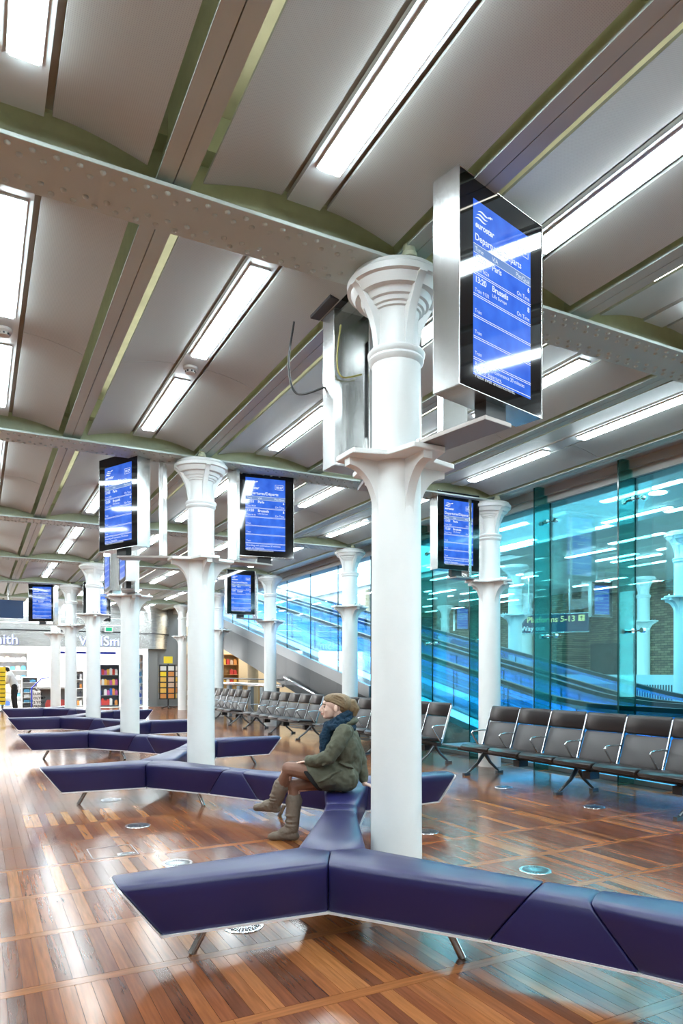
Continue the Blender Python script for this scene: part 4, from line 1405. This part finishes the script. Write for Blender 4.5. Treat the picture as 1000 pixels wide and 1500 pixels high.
def seated_woman(loc, rz):
    t = thing('person', 'seated woman in olive coat, blue scarf and suede boots, legs crossed', 'person', loc, rz)
    # local: x forward, y toward her left, z up
    S = MB()
    hc = Vector((0.085, 0, 1.135))
    S.ell((0.066, 0, 1.158), (0.100, 0.074, 0.080), None, 20, 14)                      # skull
    S.ell((0.118, 0, 1.108), (0.060, 0.058, 0.080), None, 18, 12)                      # face
    S.ell((0.150, 0, 1.050), (0.026, 0.028, 0.020), None, 12, 8)                       # chin
    S.ell((0.122, 0, 1.062), (0.046, 0.048, 0.030), None, 12, 8)                       # jaw
    S.ell((0.156, 0, 1.163), (0.022, 0.046, 0.030), None, 12, 8)                       # brow
    S.tube([(0.170, 0, 1.150), (0.188, 0, 1.122), (0.201, 0, 1.104), (0.178, 0, 1.094)], [0.009, 0.011, 0.013, 0.013], 8)   # nose
    S.ell((0.196, 0, 1.104), (0.012, 0.014, 0.010), None, 8, 6)
    S.ell((0.176, 0, 1.080), (0.013, 0.021, 0.007), None, 10, 6)                       # lips
    S.ell((0.174, 0, 1.067), (0.013, 0.019, 0.007), None, 10, 6)
    for s_ in (-1, 1):
        S.ell((0.135, s_ * 0.034, 1.100), (0.030, 0.022, 0.024), None, 10, 8)          # cheek
        S.ell((0.066, s_ * 0.080, 1.118), (0.018, 0.010, 0.030), None, 10, 8)          # ear
    limb(S, [(0.05, 0, 1.09), (0.015, 0, 0.98), (0.0, 0, 0.90)], [0.05, 0.052, 0.07])
    # torso and hips
    limb(S, [(0.0, 0, 0.92), (-0.02, 0, 0.76), (0.0, 0, 0.62), (0.02, 0, 0.53)], [0.10, 0.105, 0.11, 0.12])
    for s_ in (-1, 1):
        S.ell((0.01, s_ * 0.08, 0.55), (0.10, 0.08, 0.08))
    # arms: near arm folded in the lap, far arm propped behind on the bench
    limb(S, [(-0.005, 0.165, 0.93), (0.05, 0.21, 0.835), (0.115, 0.215, 0.735), (0.20, 0.17, 0.70), (0.275, 0.10, 0.685)], [0.042, 0.038, 0.032, 0.028, 0.022])
    hand(S, (0.275, 0.10, 0.68), (0.75, -0.65, -0.1), (0.1, 0.1, 1), (0.6, 0.7, 0.1), 0.92)
    limb(S, [(-0.005, -0.165, 0.93), (-0.10, -0.21, 0.78), (-0.145, -0.20, 0.65), (-0.165, -0.165, 0.55), (-0.175, -0.14, 0.462)], [0.042, 0.038, 0.033, 0.028, 0.022])
    hand(S, (-0.175, -0.14, 0.460), (-0.97, 0.10, -0.20), (-0.1, 0, 1), (0.1, 1, 0), 0.92, 0.1)
    # legs
    knee_n, ank_n = (0.462, 0.02, 0.610), (0.585, -0.075, 0.315)
    knee_f, ank_f = (0.425, -0.055, 0.455), (0.435, -0.03, 0.09)
    limb(S, [(0.02, 0.09, 0.53), (0.22, 0.07, 0.585), knee_n], [0.078, 0.078, 0.055])
    limb(S, [knee_n, (0.505, -0.025, 0.50), ank_n], [0.054, 0.052, 0.034])
    limb(S, [(0.02, -0.09, 0.52), (0.22, -0.08, 0.495), knee_f], [0.078, 0.078, 0.056])
    limb(S, [knee_f, (0.425, -0.045, 0.30), ank_f], [0.054, 0.052, 0.036])
    fused(S, 'body', 'skin', t, 0.0045, 2)
    # tights over the visible legs
    L = MB()
    limb(L, [(0.06, 0.088, 0.54), (0.22, 0.07, 0.585), knee_n, (0.505, -0.025, 0.50), (0.55, -0.05, 0.40)], [0.082, 0.083, 0.0625, 0.0575, 0.046])
    limb(L, [(0.06, -0.088, 0.52), (0.22, -0.08, 0.495), knee_f, (0.425, -0.045, 0.30), (0.43, -0.04, 0.2)], [0.082, 0.083, 0.0635, 0.0575, 0.046])
    fused(L, 'tights', 'tights', t, 0.007, 3)
    # boots with slouchy shafts
    def boot(top, ank, toe, heel, wv):
        B_ = MB()
        top, ank, toe, heel = map(Vector, (top, ank, toe, heel))
        mid = (top + ank) / 2
        limb(B_, [top, (top * 0.75 + ank * 0.25), mid, (top * 0.25 + ank * 0.75), ank], [0.071, 0.067, 0.063, 0.058, 0.054], 14)
        for u, rr_ in ((0.55, 0.066), (0.75, 0.064), (0.9, 0.060)):
            c_ = top.lerp(ank, u)
            B_.ell(c_ + Vector((0.006, 0.004, 0)), (rr_, rr_, 0.022), None, 14, 6)
        fd = (toe - heel).normalized()
        limb(B_, [heel + Vector((0, 0, 0.035)), (heel + toe) / 2 + Vector((0, 0, 0.042)), toe.lerp(heel, 0.12) + Vector((0, 0, 0.028))], [0.041, 0.043, 0.032], 12)
        limb(B_, [ank, (heel * 0.55 + toe * 0.45) + Vector((0, 0, 0.055))], [0.05, 0.044], 12)
        o = fused(B_, 'boot', 'boot_suede', t, 0.006, 2, folds=(0.05, 0.012))
        return o
    o = boot((0.530, -0.040, 0.462), (0.588, -0.080, 0.300), (0.775, -0.11, 0.235), (0.575, -0.085, 0.225), 1)
    boot((0.425, -0.045, 0.345), (0.435, -0.03, 0.105), (0.645, -0.02, 0.003), (0.415, -0.03, 0.003), 1)
    # coat
    Cc = MB()
    limb(Cc, [(0.012, 0, 0.965), (-0.01, 0, 0.86), (-0.03, 0, 0.74), (-0.015, 0, 0.62)], [0.085, 0.125, 0.130, 0.135], 16)
    for s_ in (-1, 1):
        Cc.ell((-0.005, s_ * 0.09, 0.93), (0.085, 0.09, 0.065))
        Cc.ell((-0.02, s_ * 0.075, 0.78), (0.115, 0.10, 0.15))
        Cc.ell((0.0, s_ * 0.085, 0.545), (0.13, 0.11, 0.115))
    def skirt(mb, rows):
        rings = []
        for fx, z, tl, hh, hw_ in rows:
            up_ = Vector((math.sin(R(tl)), 0, math.cos(R(tl))))
            rings.append([tuple(Vector((fx, 0.0, z)) + up_ * hh * math.sin(a) * (1.0 if math.sin(a) > 0 else 0.95) + Vector((0, hw_ * math.copysign(abs(math.cos(a)) ** 0.75, math.cos(a)), 0)))
                          for a in [2 * math.pi * k / 28 for k in range(28)]])
        mb.loft(rings)
    skirt(Cc, [(-0.05, 0.565, 0, 0.125, 0.17), (0.05, 0.565, 4, 0.140, 0.19), (0.15, 0.555, 20, 0.142, 0.185), (0.245, 0.545, 35, 0.146, 0.172)])
    limb(Cc, [(-0.005, 0.168, 0.935), (0.05, 0.215, 0.835), (0.115, 0.215, 0.735), (0.20, 0.17, 0.70), (0.285, 0.09, 0.685)], [0.068, 0.066, 0.064, 0.054, 0.046], 14)
    limb(Cc, [(-0.005, -0.168, 0.935), (-0.10, -0.215, 0.78), (-0.145, -0.205, 0.65), (-0.162, -0.17, 0.56), (-0.168, -0.15, 0.50)], [0.062, 0.058, 0.052, 0.045, 0.038], 14)
    # hood folded behind the neck, and creases at elbow and waist
    Cc.ell((-0.045, 0, 1.000), (0.075, 0.115, 0.036), None, 16, 10, Matrix.Rotation(R(18), 3, 'Y'))
    for (x, y_, z, an) in ((0.03, 0.20, 0.80, 40), (0.075, 0.235, 0.755, 50), (0.11, 0.235, 0.70, 30), (-0.02, 0.15, 0.66, -20), (0.08, 0.175, 0.60, 25), (0.14, 0.175, 0.56, 30)):
        Cc.ell((x, y_, z), (0.075, 0.03, 0.012), None, 12, 6, Matrix.Rotation(R(an), 3, 'Y'))
    fused(Cc, 'coat', 'coat_green', t, 0.007, 2, folds=(0.055, 0.022))
    # black hem showing under the coat
    Hm = MB()
    skirt(Hm, [(0.18, 0.548, 26, 0.128, 0.155), (0.262, 0.532, 37, 0.138, 0.160), (0.276, 0.528, 38, 0.134, 0.155)])
    fused(Hm, 'skirt_hem', 'black_cloth', t, 0.007, 1)
    # scarf
    Sc = MB()
    for zz, rr_, tilt in ((1.000, 0.092, 0.05), (0.965, 0.105, -0.02), (1.03, 0.078, 0.10)):
        pts = []
        for k in range(25):
            a = 2 * math.pi * k / 24
            pts.append((0.035 + rr_ * math.cos(a), rr_ * 0.95 * math.sin(a), zz - tilt * math.cos(a) * 0.5))
        Sc.tube(pts, 0.036, 10)
    limb(Sc, [(0.12, 0.05, 0.97), (0.155, 0.06, 0.88), (0.16, 0.06, 0.80), (0.155, 0.06, 0.735)], [0.045, 0.048, 0.046, 0.04])
    limb(Sc, [(0.11, 0.0, 0.97), (0.15, 0.01, 0.88), (0.15, 0.01, 0.78)], [0.04, 0.044, 0.036])
    fused(Sc, 'scarf', 'scarf_blue', t, 0.006, 2, folds=(0.03, 0.022))
    # hair: swept back into a knot
    Hr = MB()
    Hr.ell((0.056, 0, 1.190), (0.116, 0.079, 0.058), None, 20, 14, Matrix.Rotation(R(-2), 3, 'Y'))
    Hr.ell((-0.004, 0, 1.150), (0.066, 0.080, 0.080), None, 18, 12)
    Hr.ell((-0.052, 0, 1.128), (0.046, 0.050, 0.060), None, 16, 10, Matrix.Rotation(R(-25), 3, 'Y'))
    Hr.tube([(-0.02, 0.0, 1.175), (-0.075, 0, 1.165), (-0.100, 0, 1.115), (-0.085, 0, 1.055)], [0.03, 0.038, 0.036, 0.020], 10)
    for s_ in (-1, 1):
        for q in range(4):
            Hr.tube([(0.160 - q * 0.02, s_ * (0.020 + q * 0.010), 1.212 + q * 0.006), (0.115 - q * 0.02, s_ * (0.058 + q * 0.004), 1.185 + q * 0.014), (0.055 - q * 0.015, s_ * (0.079 - q * 0.002), 1.160 + q * 0.016), (-0.01, s_ * 0.074, 1.130 + q * 0.016)], [0.007, 0.011, 0.012, 0.012], 8)
    fused(Hr, 'hair', 'hair_blonde', t, 0.005, 1)
    for s_ in (-1, 1):
        MB().ell((0.1615, s_ * 0.033, 1.132), (0.009, 0.012, 0.006)).build('eye', 'eye_dark', t, 60)
        MB().tube([(0.177, s_ * 0.012, 1.152), (0.172, s_ * 0.032, 1.157), (0.155, s_ * 0.047, 1.150)], 0.0048, 6).build('eyebrow', 'brow', t, 60)
    MB().ell((0.1865, 0, 1.0735), (0.0045, 0.018, 0.010)).build('lips', 'lip', t, 60)
    return t
seated_woman((0.31, 5.17, 0), R(151))

def shop_person(loc, rz):
    t = thing('person', 'person in grey top and black trousers bending over inside the shop entrance', 'person', loc, rz)
    S = MB()
    S.ell((0.30, 0, 1.50), (0.095, 0.075, 0.11))
    S.ell((0.375, 0, 1.475), (0.025, 0.02, 0.02))
    limb(S, [(0.26, 0, 1.42), (0.20, 0, 1.34)], [0.05, 0.06])
    limb(S, [(0.18, 0, 1.30), (0.06, 0, 1.08), (0.0, 0, 0.92)], [0.13, 0.12, 0.13])
    for s_ in (-1, 1):
        limb(S, [(0.20, s_ * 0.17, 1.30), (0.22, s_ * 0.19, 1.08), (0.38, s_ * 0.10, 0.98)], [0.045, 0.038, 0.028])
        hand(S, (0.38, s_ * 0.10, 0.98), (1, -s_ * 0.2, -0.1), (0, 0, 1), (0.1, -s_, 0), 1.0)
        limb(S, [(0.0, s_ * 0.09, 0.90), (0.03, s_ * 0.11, 0.50), (-0.02, s_ * 0.12, 0.09)], [0.09, 0.06, 0.04])
        limb(S, [(-0.04, s_ * 0.12, 0.045), (0.14, s_ * 0.13, 0.035)], [0.042, 0.034])
    fused(S, 'body', 'skin', t, 0.010, 2)
    C_ = MB()
    limb(C_, [(0.19, 0, 1.33), (0.06, 0, 1.08), (0.0, 0, 0.90)], [0.145, 0.14, 0.15])
    for s_ in (-1, 1):
        C_.ell((0.19, s_ * 0.12, 1.30), (0.09, 0.09, 0.07))
        limb(C_, [(0.20, s_ * 0.175, 1.30), (0.22, s_ * 0.19, 1.08), (0.34, s_ * 0.12, 1.0)], [0.06, 0.052, 0.04])
    fused(C_, 'top', 'shirt_grey', t, 0.012, 2)
    T_ = MB()
    for s_ in (-1, 1):
        limb(T_, [(0.0, s_ * 0.08, 0.90), (0.03, s_ * 0.11, 0.50), (-0.02, s_ * 0.12, 0.08)], [0.115, 0.08, 0.06])
        limb(T_, [(-0.05, s_ * 0.12, 0.05), (0.15, s_ * 0.13, 0.04)], [0.05, 0.04])
    fused(T_, 'trousers', 'black_cloth', t, 0.012, 2)
    H_ = MB()
    H_.ell((0.28, 0, 1.53), (0.10, 0.085, 0.095)); H_.ell((0.23, 0, 1.48), (0.06, 0.07, 0.09))
    fused(H_, 'hair', 'black_cloth', t, 0.010, 2)
    for s_ in (-1, 1):
        MB().ell((0.386, s_ * 0.032, 1.51), (0.008, 0.014, 0.006)).build('eye', 'eye_dark', t, 60)
    return t
shop_person((-1.2, SY - 0.9, 0), R(165))
tag(MB().b2((-0.13, -0.10, 0), (0.13, 0.10, 0.20)).b2((-0.10, -0.02, 0.20), (0.10, 0.02, 0.26)).build('pink_parcel', 'pink', None, None, (-1.70, SY - 0.77, 0.88), bevel=0.01), 'pink parcel held by the bending person in the shop', 'parcel')
